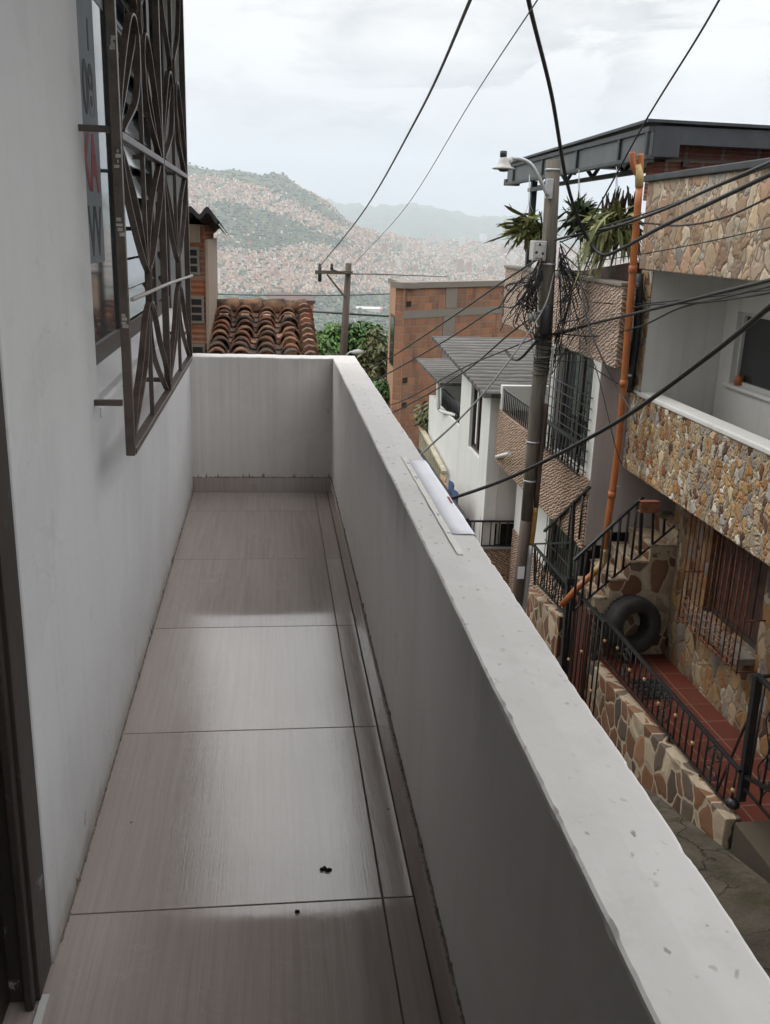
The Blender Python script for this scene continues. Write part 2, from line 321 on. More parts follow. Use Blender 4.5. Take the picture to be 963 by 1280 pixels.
RUB = [(.62, .58, .52), (.36, .19, .07), (.50, .40, .27), (.26, .11, .045), (.58, .53, .46), (.42, .27, .14), (.30, .28, .26), (.46, .23, .08), (.53, .45, .33), (.12, .065, .04), (.42, .32, .20), (.36, .345, .33), (.45, .31, .16), (.40, .26, .11)]
M['rubble'] = stone('rubble_stone', RUB, 13.5, .04, (.33, .265, .19), (1, 1, .62), .014, .11)
M['rubble_low'] = stone('shaded_rubble_stone', [(.24, .13, .055), (.32, .25, .17), (.30, .205, .115), (.11, .06, .035), (.36, .31, .25), (.26, .15, .065), (.20, .18, .165), (.30, .24, .155), (.28, .18, .085)], 8.5, .03, (.215, .165, .115), (1, 1, .62), .010, .12)  # stone, like terracotta and crazy, coloured darker to stand in for street shade
M['flags'] = stone('pale_flagstone', [(.46, .33, .23), (.54, .45, .34), (.40, .27, .185), (.50, .42, .34), (.40, .375, .345), (.56, .48, .37), (.47, .31, .215), (.52, .40, .28), (.42, .33, .25)], 7.2, .016, (.22, .165, .12), (1, 1, .66), .010, .2, gapw=.014)
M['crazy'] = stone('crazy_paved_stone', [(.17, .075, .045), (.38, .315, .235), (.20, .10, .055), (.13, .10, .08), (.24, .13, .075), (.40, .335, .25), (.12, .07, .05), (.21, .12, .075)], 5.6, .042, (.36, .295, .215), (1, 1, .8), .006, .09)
M['treads'] = stone('flagged_stair_treads', [(.26, .17, .11), (.34, .25, .175), (.18, .13, .095), (.38, .31, .24)], 7.5, .04, (.33, .27, .205), (1, 1, 1), .006, .12)
M['brick_hollow'] = bricks('hollow_clay_block_facing', 'y', (.30, .105, .05), (.24, .08, .04), (.30, .24, .19), .36, .2, .012, ridges=4, stain=.25)
M['brick_red'] = bricks('red_clay_block', 'y', (.26, .075, .045), (.21, .06, .038), (.25, .2, .17), .38, .2, .02, ridges=5)
M['brick_far'] = bricks('rough_clay_block', 'xy', (.36, .15, .08), (.21, .095, .06), (.25, .18, .135), .36, .175, .014, stain=.6)
M['block_wall'] = plaster('cement_band', (.20, .175, .15), .5, .4)
M['pale_brick'] = plaster('rendered_clay_wall', (.38, .22, .14), .4, .4, dirtcol=(.15, .09, .06))
# ceramic floor
def mk_tile():
    t, fin = material('greige_porcelain_tile')
    att = t.n('ShaderNodeAttribute', attribute_name='Col').outputs['Color']
    sc = t.n('ShaderNodeSeparateColor', {0: att})
    off = t.n('ShaderNodeCombineXYZ', {0: sc.outputs[0], 1: t.mth('MULTIPLY', sc.outputs[1], 7.), 2: 0.}).outputs[0]
    v = t.n('ShaderNodeVectorMath', {0: t.co, 1: off}, operation='ADD').outputs[0]
    gr = t.noise(t.map(v, (60, 1.6, 1)), 1., 5, .65, .4); gr2 = t.noise(t.map(v, (240, 5, 1)), 1., 4, .7); br = t.noise(t.map(v, (7, .7, 1)), 1., 4)
    m_ = t.mth('ADD', t.mth('MULTIPLY', gr, .5), t.mth('ADD', t.mth('MULTIPLY', gr2, .22), t.mth('MULTIPLY', br, .28)))
    c = t.ramp(m_, [(.34, (.285, .243, .225)), (.5, (.345, .298, .278)), (.66, (.40, .35, .328))])
    c = t.mix(1., c, t.ramp(sc.outputs[2], [(0, (.92, .91, .90)), (1, (1.06, 1.05, 1.05))]), 'MULTIPLY')
    # wiped-on mop smears and dust
    sm = t.noise(t.map(t.co, (1, 1, 1)), 5., 6, .6, 2.6); sm2 = t.vor(t.map(t.co, (1, 1, 1)), 14.).outputs['Distance']
    du = t.ramp(t.noise(t.co, 2.2, 5, .6), [(.42, 0.), (.62, 1.)])
    sw = t.n('ShaderNodeTexWave', {'Vector': t.co, 'Scale': 5., 'Distortion': 14., 'Detail': 3., 'Detail Scale': 2.2}, wave_type='RINGS').outputs['Fac']; mask = t.mth('MULTIPLY', du, t.ramp(t.noise(t.co, 6, 5, .65, 1.), [(.45, 0.), (.6, 1.)]))
    c = t.mix(t.mth('MULTIPLY', t.ramp(sw, [(.5, 0.), (.75, .6), (.9, .2)]), t.mth('MULTIPLY', mask, .38)), c, (.52, .505, .49))
    dots = t.vor(t.co, 4.).outputs['Distance']; c = t.mix(t.ramp(dots, [(.014, .85), (.022, 0.)]), c, (.07, .055, .045))
    rg = t.mth('ADD', .035, t.mth('MULTIPLY', t.ramp(sm, [(.45, 0.), (.62, 1.)]), .025)); rg = t.mth('ADD', rg, t.mth('MULTIPLY', t.mth('MULTIPLY', mask, sw), .10))
    return fin(c, rg, gr2, .0003, Specular_IOR_Level=1.)
M['tile'] = mk_tile()
M['grout'] = plain('brown_grout', (.12, .095, .075), .9, .3, 20)
M['mortar'] = plain('crumbly_mortar', (.17, .145, .12), .95, .5, 30, .01, 60)
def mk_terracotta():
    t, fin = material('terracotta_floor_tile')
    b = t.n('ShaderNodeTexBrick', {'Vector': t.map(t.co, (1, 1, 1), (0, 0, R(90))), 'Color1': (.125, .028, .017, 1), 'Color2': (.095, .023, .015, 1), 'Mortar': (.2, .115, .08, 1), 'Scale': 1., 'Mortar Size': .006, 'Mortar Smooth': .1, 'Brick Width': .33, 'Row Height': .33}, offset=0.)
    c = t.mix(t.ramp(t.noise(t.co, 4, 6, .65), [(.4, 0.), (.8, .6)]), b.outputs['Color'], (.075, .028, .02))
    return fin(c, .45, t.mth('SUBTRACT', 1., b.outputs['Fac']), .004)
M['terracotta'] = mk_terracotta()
def mk_claytile():
    t, fin = material('weathered_clay_roof_tile')
    att = t.n('ShaderNodeAttribute', attribute_name='Col').outputs['Color']
    n = t.noise(t.co, 7, 7, .7)
    c = t.mix(t.ramp(n, [(.42, 0.), (.62, 1.)]), att, (.055, .04, .033)); c = t.mix(t.ramp(t.noise(t.co, 25, 4), [(.6, 0.), (.75, .4)]), c, (.3, .24, .19))
    return fin(c, .9, n, .02)
M['clay'] = mk_claytile()
def mk_attr(name, rough=.8, tint=None, windows=False):
    t, fin = material(name)
    att = t.n('ShaderNodeAttribute', attribute_name='Col').outputs['Color']
    return fin(t.mix(t.ramp(t.noise(t.co, .05, 3), [(.3, 0.), (.7, .3)]), att, (.1, .09, .08)), rough, Specular_IOR_Level=.2)
M['city'] = mk_attr('distant_house_walls')
def mk_tower(name, col):
    t, fin = material(name)
    sp = t.n('ShaderNodeSeparateXYZ', {0: t.co})
    fl = t.mth('FRACT', t.mth('DIVIDE', sp.outputs[2], 3.)); wn = t.mth('FRACT', t.mth('DIVIDE', t.mth('ADD', sp.outputs[0], sp.outputs[1]), 3.5))
    k = t.mth('MULTIPLY', t.ramp(fl, [(.35, 0.), (.4, 1.), (.8, 1.), (.85, 0.)]), t.ramp(wn, [(.25, 0.), (.3, 1.), (.75, 1.), (.8, 0.)]))
    return fin(t.mix(t.mth('MULTIPLY', k, .75), col, (.06, .065, .07)), .7)
TOW = [mk_tower('pale_tower_wall', (.62, .6, .57)), mk_tower('brick_tower_wall', (.38, .22, .16)), mk_tower('cream_tower_wall', (.5, .44, .37))]
def mk_leaf(name, a, b, cc):
    t, fin = material(name)
    oi = t.n('ShaderNodeAttribute', attribute_name='Col').outputs['Color']
    k = t.n('ShaderNodeSeparateColor', {0: oi}).outputs[0]
    c = t.ramp(k, [(0, a), (.5, b), (1, cc)])
    return fin(c, .55, Transmission_Weight=0., Specular_IOR_Level=.35)
M['leaf'] = mk_leaf('broad_green_leaf', (.02, .055, .012), (.055, .125, .022), (.12, .22, .04))
M['leaf_dry'] = mk_leaf('dull_olive_leaf', (.06, .075, .03), (.12, .13, .055), (.22, .19, .09))
M['fern'] = mk_leaf('staghorn_fern_frond', (.05, .07, .022), (.15, .17, .055), (.36, .33, .15))
M['fern_dark'] = mk_leaf('dark_fern_frond', (.02, .04, .018), (.045, .08, .03), (.09, .13, .05))
M['bark'] = plain('bark', (.09, .07, .05), .9, .4, 12, .02, 20)
M['moss_ball'] = plain('dark_root_ball', (.05, .035, .028), .95, .6, 14, .03, 25)
def mk_pole():
    t, fin = material('weathered_concrete_pole')
    n = t.noise(t.map(t.co, (14, 14, 1.2)), 1., 7, .65)
    c = t.ramp(n, [(.3, (.055, .048, .037)), (.5, (.11, .098, .08)), (.7, (.17, .155, .13))])
    z = t.n('ShaderNodeSeparateXYZ', {0: t.co}).outputs[2]
    k = t.ramp(t.mth('ADD', z, t.mth('MULTIPLY', n, .2)), [(.48, 1.), (.5, 0.)])
    return t, fin, c, z, n
t, fin, c, z, n = mk_pole(); M['pole'] = fin(c, .85, n, .01)
t, fin, c, z, n = mk_pole(); M['pole_paint'] = fin(t.mix(.75, c, (.055, .03, .022)), .7, n, .008)
def mk_glass(name, col, rough=.06):
    t, fin = material(name)
    return fin(t.mix(t.ramp(t.noise(t.co, 1.5, 4), [(.4, 0.), (.7, 1.)]), col, tuple(k*1.6 for k in col)), rough, t.noise(t.co, 1.2, 2), .0015, IOR=1.75, Specular_IOR_Level=.5)
M['blind'] = plain('dim_inner_blind', (.10, .10, .105), .8, .2, 3)
M['glass'] = mk_glass('dark_window_glass', (.03, .034, .04)); t, fin = material('black_brown_door_frame'); _n = t.noise(t.co, 11, 8, .72, .4); _z = t.n('ShaderNodeSeparateXYZ', {0: t.co}).outputs[2]
M['frame_dark'] = fin(t.mix(t.mth('MULTIPLY', t.ramp(_n, [(.60, 0.), (.64, .9)]), t.ramp(_z, [(.0, 1.), (.45, .12)])), t.mix(t.noise(t.map(t.co, (20, 20, 1)), 2, 5), (.014, .010, .009), (.04, .03, .025)), (.34, .32, .30)), .55, _n, .004)
M['roof_sheet_dark'] = plain('shaded_fibre_cement', (.028, .028, .03), .9, .4, 12)  # near-black colour stands in for shade on the roof edge's underside
M['column_mortar'] = plaster('mortar_smeared_column', (.30, .235, .185), .5, .5, dirtcol=(.12, .09, .07))
M['glass_far'] = mk_glass('unlit_window_glass', (.018, .02, .023), .12)
def mk_rooflines():
    t, fin = material('grey_fibre_roof')
    sp = t.n('ShaderNodeSeparateXYZ', {0: t.co})
    wob = t.mth('MULTIPLY', t.noise(t.co, 2.5, 4), .22)
    rowp = t.mth('FRACT', t.mth('DIVIDE', t.mth('ADD', sp.outputs[1], wob), .27))
    br = t.noise(t.map(t.co, (2.2, 9, 1)), 1., 6, .7)
    c = t.ramp(t.mth('ADD', t.mth('MULTIPLY', rowp, .45), t.mth('MULTIPLY', br, .55)), [(.25, (.02, .019, .018)), (.5, (.075, .07, .067)), (.85, (.21, .20, .185))])
    return fin(c, .9, t.mth('ADD', rowp, br), .03)
M['roof_grey'] = mk_rooflines()
def mk_ground():
    t, fin = material('valley_ground_cover')
    n = t.noise(t.co, .012, 8, .65); n2 = t.noise(t.co, .0022, 5, .6)
    c = t.ramp(n, [(.3, (.028, .045, .018)), (.5, (.05, .072, .028)), (.66, (.10, .105, .05)), (.78, (.17, .13, .085))])
    c = t.mix(t.ramp(n2, [(.4, 0.), (.65, .7)]), c, (.035, .055, .022))
    return fin(c, .95, n, 3.)
M['ground'] = mk_ground()
# ================================================================== SETTING: terrain
def sstep(a, b, x): k = np.clip((x-a)/(b-a), 0, 1); return k*k*(3-2*k)
_ex = [150, 232, 262, 300, 322, 340, 352, 366, 385, 410, 440, 470, 520, 600, 800, 1000]
_ey = [.066, .0605, .057, .0515, .0515, .0545, .0545, .0465, .037, .0225, .0065, -.0015, -.0055, -.0055, -.004, .0]
def street_z(y): return -1.1-.28*np.clip(y, 0, None)
def terr(x, y):
    x = np.asarray(x, float); y = np.asarray(y, float); r = np.hypot(x, y)+1e-6; a = np.arctan2(x, y)
    px = 338+1166*np.tan(np.clip(a, -1.2, 1.2)); T = np.interp(px, _ex, _ey); T2 = .018+.008*np.sin(a*7+1.1)+.002*np.sin(a*23)+.003*np.sin(a*51)
    wob = np.sin(x*.011+1.3)*np.sin(y*.009)+.6*np.sin(x*.023+y*.017)+.35*np.sin(x*.05-y*.043+2)
    near = street_z(y)-.03
    floor = -235+.03*np.clip(r-3300, 0, 3200)+4*wob*sstep(600, 1500, r)
    Rr = 4300+2200*sstep(430, 560, px); s = sstep(2500, 1., r) if False else sstep(2500*np.ones_like(Rr), Rr, r)
    ridge = 1.6+T*Rr+3*np.sin(a*130)+2.5*np.sin(a*310+1)
    z = floor*(1-s)+ridge*s
    gul = np.sin(a*75+r*.0009)*18*s*(1-sstep(Rr*.93, Rr*1.05, r)); z = z+gul
    z = np.where(r > Rr, ridge-.045*(r-Rr), z)
    far = -240+(1.6+T2*10500+240)*sstep(6900, 10600, r)+60*wob*sstep(7500, 9500, r)*.5
    z = np.where(r > Rr, np.maximum(z, far), z)
    return np.maximum(near, z)*(y > -60)+(-1.13)*(y <= -60)
def build_ground():
    fine = np.radians(np.concatenate([np.arange(-180, -20, 8), np.arange(-20, 42, .3), np.arange(42, 180, 8)]))
    rs = np.concatenate([[.001, 2, 4, 6, 9, 13, 20, 30, 45, 70, 110, 180, 300, 500, 750, 1000, 1300, 1600], np.arange(1800, 7000, 85), np.arange(7000, 12001, 160)])
    A, Q = np.meshgrid(fine, rs); X, Y = Q*np.sin(A), Q*np.cos(A); Z = terr(X, Y)
    nA, nR = len(fine), len(rs); v = np.stack([X, Y, Z], -1).reshape(-1, 3)
    f = [(i*nA+j, i*nA+(j+1) % nA, (i+1)*nA+(j+1) % nA, (i+1)*nA+j) for i in range(nR-1) for j in range(nA)]
    me = bpy.data.meshes.new('ground'); me.from_pydata(v.tolist(), [], f); me.polygons.foreach_set('use_smooth', [True]*len(f))
    import bmesh
    bm = bmesh.new(); bm.from_mesh(me); bmesh.ops.remove_doubles(bm, verts=bm.verts[:nA], dist=.01)
    bmesh.ops.recalc_face_normals(bm, faces=bm.faces)
    bm.to_mesh(me); bm.free()
    o = bpy.data.objects.new('ground', me); C.objects.link(o); me.materials.append(M['ground']); o['kind'] = 'structure'; return o
build_ground()
b = MB()
ys = [-4, 0, 3, 5, 6.5, 8, 10, 12, 14, 18, 24, 32, 40]
for y0, y1 in zip(ys, ys[1:]):
    z0, z1 = float(street_z(y0)), float(street_z(y1)); b._add([(.6, y0, z0), (3.295, y0, z0), (3.295, y1, z1), (.6, y1, z1), (.6, y0, z0-.06), (3.295, y0, z0-.06), (3.295, y1, z1-.06), (.6, y1, z1-.06)], [(0, 1, 2, 3), (4, 7, 6, 5), (0, 3, 7, 4), (1, 5, 6, 2)])
b.build('street', M['street'], kind='structure')
# ================================================================== THE BALCONY
XL, XI, XO, YF, YE = -.488, .381, .530, 5.774, 5.925
JO = [5.3486-.8494*k for k in range(0, 9)]
b = MB(); b.col = (.5, .5, .5, 1); g_ = .0022
ye = [YF]+JO
for y1, y0 in zip(ye, ye[1:]):
    for x0, x1 in ((XL-.0, .2755), (.2755, .355)):
        b.col = (rnd.random(), rnd.random(), rnd.random(), 1); a = -.7 if (x0 < 0 and y0 < 1.7) else x0
        b.box(a+g_*(a > -.6), x1-g_, y0+g_, y1-g_, -.012, 0)
o = b.build('floor', M['tile'], bevel=.0012, col=True, kind='structure')
b = MB(); b.box(-.7, .378, -1.9, YF, -.16, -.0035); b.build('floor_slab', M['grout'], kind='structure')
# parapet wall that turns the far corner
par = thing('parapet_wall', 'white plastered parapet wall with worn speckled top round the tiled balcony', 'wall', (XO, 2, 0))
b = MB()
def chain(x_fn, n, y0, y1): return [(x_fn(y0+(y1-y0)*i/n), y0+(y1-y0)*i/n) for i in range(n+1)]

NY = 1000; ysn = [-1.9+(YE+1.9)*i/NY for i in range(NY+1)]
def rag(seed, amp):
    r_ = random.Random(seed); p = [r_.uniform(0, 6.28) for _ in range(5)]
    return lambda y: amp*(math.sin(y*3.1+p[0])+.7*math.sin(y*7.7+p[1])+.5*math.sin(y*17+p[2])+.35*math.sin(y*37+p[3])+.2*math.sin(y*71+p[4]))
ri, ro, rz = rag(1, .0007), rag(2, .0010), rag(5, .0005)
ztop = .851
rc = random.Random(12); chips = [(rc.uniform(-1.5, YF), rc.uniform(.004, .014), rc.uniform(.0006, .0030)) for _ in range(90)]; chops = [(rc.uniform(-1.5, YF), rc.uniform(.005, .016), rc.uniform(.0005, .0026)) for _ in range(60)]
def notch(L, y): return sum(a*math.exp(-((y-c_)/w_)**4) for c_, w_, a in L if abs(y-c_) < 3*w_)
prof = []
for y in ysn:
    k = 1 if y < YF-.02 else 0
    xi, xo = XI+ri(y), XO+ro(y); z_ = ztop+rz(y); ci, co_ = notch(chips, y)+rc.uniform(0, .0007), notch(chops, y)+rc.uniform(0, .0007)
    prof.append([(xi, y, -.16), (xi, y, .3), (xi, y, z_-.03), (xi, y, z_-.006-ci*1.2), (xi+.0015+ci*.5, y, z_-.002-ci*.6), (xi+.006+ci*.8, y, z_), (xi+.03, y, z_), ((xi+xo)/2, y, z_+.001), (xo-.03, y, z_), (xo-.006-co_*.8, y, z_), (xo-.0015-co_*.5, y, z_-.002-co_*.6), (xo, y, z_-.007-co_*1.2), (xo, y, z_-.03), (XO, y, .3), (XO, y, -1.2)])
n = len(prof[0]); vs = [p for q in prof for p in q]; fs = []
for i in range(NY):
    for j in range(n-1): fs.append((i*n+j, i*n+j+1, (i+1)*n+j+1, (i+1)*n+j))
b._add(vs, fs, False); b._add([vs[NY*n+j] for j in range(n)], [tuple(range(n))])
b.build('street_side', M['parapet'], par)
b = MB(); NX = 50; prof = []
rf = rag(9, .0015)
for i in range(NX+1):
    x = XL+(XI+.02-XL)*i/NX; z_ = ztop-.0015+rf(x*4)*.6; y0, y1 = YF+rf(x*3), YE
    prof.append([(x, y0, -.16), (x, y0, z_-.03), (x, y0, z_-.006), (x, y0+.0015, z_-.002), (x, y0+.006, z_), (x, y0+.03, z_), (x, y1-.03, z_), (x, y1-.006, z_), (x, y1, z_-.006), (x, y1, z_-.03), (x, y1, -1.2)])
n = len(prof[0]); vs = [p for q in prof for p in q]
b._add(vs, [(i*n+j, i*n+j+1, (i+1)*n+j+1, (i+1)*n+j) for i in range(NX) for j in range(n-1)], False)
b.build('far_side', M['parapet'], par)
b = MB(); b.col = (.3, .6, .3, 1)
for x0, x1 in ((XL+.004, .338), (.341, .372)): b.box(x0, x1, YF-.011, YF-.001, .001, .093)
b.build('skirting', M['tile'], par, bevel=.001, col=True)
b = MB()
for i, (y1, y0) in enumerate(zip(ye, ye[1:])):
    b.col = (rnd.random(), rnd.random(), .25, 1); y0_, y1_ = y0+.002, (y1-.002 if i else YF-.012)
    b._add([(.356, y0_, .001), (.3805, y0_, .001), (.3805, y1_, .001), (.356, y1_, .001), (.368, y0_, .1), (.3805, y0_, .1), (.3805, y1_, .1), (.368, y1_, .1)], [(0, 3, 2, 1), (4, 5, 6, 7), (0, 1, 5, 4), (1, 2, 6, 5), (2, 3, 7, 6), (3, 0, 4, 7)])
b.build('skirting', M['tile'], par, bevel=.001, col=True)
# crumbly mortar along the skirting tops and along the foot of the house wall
def crumb(b, path, wfun, hfun, side, n=220, seed=0):
    r_ = random.Random(seed); p0, p1 = Vector(path[0]), Vector(path[1]); sd_ = Vector(side); vs = []
    for i in range(n+1):
        p = p0.lerp(p1, i/n); w_, h_ = wfun(r_), hfun(r_); vs += [p, p+sd_*w_, p+sd_*w_*.6+Vector((0, 0, h_)), p+Vector((0, 0, h_*1.3))]
    b._add(vs, [(i*4+j, i*4+(j+1) % 4, i*4+4+(j+1) % 4, i*4+4+j) for i in range(n) for j in range(4)])
b = MB()
crumb(b, ((.3815, -1.8, .098), (.3815, YF-.01, .098)), lambda r_: r_.uniform(.003, .010), lambda r_: r_.uniform(.004, .010)+.014*(r_.random() < .02), (-1, 0, 0), 900, 4)
crumb(b, ((XL, YF-.0005, .092), (XI, YF-.0005, .092)), lambda r_: r_.uniform(.002, .008), lambda r_: r_.uniform(.001, .007)+.02*(r_.random() < .04), (0, -1, 0), 200, 5)
b.build('mortar_bead', M['mortar'], par)
# ================================================================== OUR HOUSE
house = thing('own_house', 'white plastered house wall on the left with a recessed dark framed window', 'house', (XL, 3.8, 0))
WY0, WY1, WZ0, WZ1 = 2.72, 5.80, 1.105, 2.82
b = MB(); b.wall('x', XL, -.26, 1.79, YE+.01, -1.4, 3.0, [(WY0, WY1, WZ0, WZ1)]); b.wall('x', XL, -.26, -3.0, 1.79, 2.2, 3.0)
b.build('wall', M['wall_white'], house, bevel=.006)
b = MB(); crumb(b, ((XL, 1.86, -.002), (XL, YF, -.002)), lambda r_: r_.uniform(.002, .007), lambda r_: r_.uniform(.002, .007)+.014*(r_.random() < .03), (1, 0, 0), 700, 8)
b.build('mortar_bead', M['mortar'], house)
b = MB(); b.box(-4, .80, -3, 5.5, 3.0, 3.22); b.build('balcony_roof', M['house_white'], house)  # roof inferred from the floor reflection; overhang widened to shade the street
b = MB(); b.box(-3.9, .78, -3, 5.48, 3.221, 8.6); b.build('added_upper_storey', M['house_white'], house)  # unseen storey, added to block sun and sky over the street
b = MB(); b.box(-.70, .36, -1.9, YE-.05, -4.5, -.165); b.build('ground_storey', M['house_white'], house)
b = MB(); b.box(-4, -.76, YE-.25, YE, -7, 3.0); b.box(-4, -3.75, -3, YE-.26, -2, 3.0); b.build('side_wall', M['house_white'], house)
b = MB(); b.box(-3.7, -.75, -3, YE-.27, -.5, -.02); b.build('inner_floor', M['tile'], house, col=True)
b = MB()
b._add([(XL+.004, WY0+.012, WZ0-.012), (XL+.004, WY1-.012, WZ0-.012), (-.598, WY1-.012, WZ0+.03), (-.598, WY0+.012, WZ0+.03), (XL+.004, WY0+.012, WZ0-.04), (XL+.004, WY1-.012, WZ0-.04), (-.598, WY1-.012, WZ0-.04), (-.598, WY0+.012, WZ0-.04)], [(0, 1, 2, 3), (4, 7, 6, 5), (0, 4, 5, 1), (2, 6, 7, 3), (1, 5, 6, 2), (0, 3, 7, 4)])
b.build('window_sill', M['wall_white'], house)
win = MB(); xf0, xf1 = -.655, -.586
for y0, y1 in ((WY0, WY0+.05), (3.84, 3.98), (5.06, 5.16), (WY1-.045, WY1)): win.box(xf0, xf1, y0, y1, WZ0+.03, WZ1)
for y0, y1 in ((WY0+.05, 3.84), (3.98, 5.06), (5.16, WY1-.045)):
    win.box(xf0, xf1-.004, y0, y1, WZ0+.03, WZ0+.10); win.box(xf0, xf1-.004, y0, y1, WZ1-.06, WZ1); win.box(xf0+.01, xf1-.01, y0, y1, 2.33, 2.37)
win = win.build('window', M['window_frame'], house, bevel=.003)
MB().box(-.606, -.598, WY0+.05, 3.84, WZ0+.10, 2.33).build('pane', M['glass'], win); MB().box(-.606, -.598, WY0+.05, 3.84, 2.37, WZ1-.06).build('pane', M['glass'], win)
for y0, y1 in ((3.98, 5.06), (5.16, WY1-.045)):
    for k in range(13):                          # glass louvres, tilted open a little
        z = WZ0+.115+.125*k
        if z+.1 > WZ1-.06: break
        MB().bar((-.612, y0+.004, z+.05), (-.612, y1-.004, z+.05), .007, .112, up=(-.30, 0, 1)).build('louvre', M['glass'], win)
    MB().box(-.70, -.69, y0, y1, WZ0+.05, WZ1).build('inner_blind', M['blind'], win)
MB().box(-.662, -.656, 5.16, WY1-.045, WZ0+.03, WZ1).build('curtain', M['curtain'], win)
dr = MB().box(-.62, -.552, -1.2, 1.68, .012, 2.1).build('door', M['door'], house, bevel=.004)
b = MB(); b.box(-.66, XL-.004, 1.682, 1.788, .004, 2.2); b.box(-.66, XL-.004, -1.2, 1.682, 2.1, 2.2)
b.box(XL-.03, XL-.012, 1.655, 1.682, .004, 2.1); b.build('door_frame', M['frame_dark'], dr, bevel=.003)
b = MB(); b.box(XL-.006, XL+.010, -1.2, 1.70, .0005, .005); b.build('threshold_strip', M['white_frame'], house)
# sign stuck on the glass
sg = MB().box(-.5975, -.5955, 2.98, 3.60, 1.47, 2.40).build('window_sign', M['signpaper']); tag(sg, 'grey paper sign with black and red lettering stuck on the window glass', 'sign')
def text(parent, body, y, z, size, mat, sx=1.):
    cu = bpy.data.curves.new('lettering', 'FONT'); cu.body = body; cu.size = size; cu.align_x = 'RIGHT'; cu.extrude = .0004; cu.offset = size*.028
    tmp = bpy.data.objects.new('tmp', cu); C.objects.link(tmp); bpy.context.view_layer.update()
    me = bpy.data.meshes.new_from_object(tmp.evaluated_get(bpy.context.evaluated_depsgraph_get())); bpy.data.objects.remove(tmp); me.name = 'lettering'
    T4 = Matrix(((0, 0, 1, -.5948), (sx, 0, 0, y), (0, 1, 0, z), (0, 0, 0, 1)))
    me.transform(T4); me.materials.clear(); me.materials.append(M[mat])
    o = bpy.data.objects.new('lettering', me); C.objects.link(o); o.parent = parent; return o
text(sg, 'I', 3.50, 2.15, .13, 'blackink'); text(sg, '08', 3.54, 1.95, .22, 'blackink', .9); text(sg, 'XA', 3.55, 1.71, .25, 'redink', .9); text(sg, 'VV', 3.56, 1.50, .22, 'blackink', .9)
# ---------------------------------------------------------------- window grille
gx = -.395; GY0, GY1, GZ0, GZ1 = 2.655, 4.70, .972, 2.72
gr = thing('window_grille', 'brown steel window grille of looping bars standing off the white wall', 'grille', (gx, 2.655, .97))
gm = (GY0+GY1)/2; q1, q3 = (GY0+gm)/2, (gm+GY1)/2
def gbar(name, pts, wd=.007, dp=.019, mat='grille', par=gr):       # flat strip standing edge-on to the wall
    P = spline(pts, 7) if len(pts) > 2 else [Vector(p) for p in pts]
    b = MB(); vs = []
    for i, p in enumerate(P):
        k = (P[min(i+1, len(P)-1)]-P[max(i-1, 0)]).normalized(); nn = Vector((1, 0, 0)).cross(k).normalized()*wd/2
        vs += [p+nn+Vector((dp/2, 0, 0)), p-nn+Vector((dp/2, 0, 0)), p-nn-Vector((dp/2, 0, 0)), p+nn-Vector((dp/2, 0, 0))]
    m = len(P); b._add(vs, [(i*4+j, i*4+(j+1) % 4, i*4+4+(j+1) % 4, i*4+4+j) for i in range(m-1) for j in range(4)]+[(3, 2, 1, 0), tuple((m-1)*4+j for j in range(4))])
    return b.build(name, M[mat], par, bevel=.0012)
G = lambda y, z, dx=0: Vector((gx+dx, y, z))
for y in (GY0, gm, GY1): MB().box(gx-.0125, gx+.0125, y-.0115, y+.0115, GZ0, GZ1).build('upright', M['grille'], gr, bevel=.002)
for y in (q1, q3): gbar('bar', [G(y, GZ0+.01), G(y, GZ1)], .014, .014)
zr = 1.822
for z in (GZ0+.009, zr, GZ1-.01):
    for y0, y1 in ((GY0+.0125, gm-.0125), (gm+.0125, GY1-.0125)): MB().box(gx-.014, gx+.014, y0, y1, z-.010, z+.010).build('rail', M['grille'], gr, bevel=.002)
MB().tube([(gx+.021, GY0-.0, 1.405), (gx+.021, gm, 1.395), (gx+.021, GY1, 1.375)], .006, 6).build('rod', M['scuffed'], gr)
hw = (gm-GY0)/2
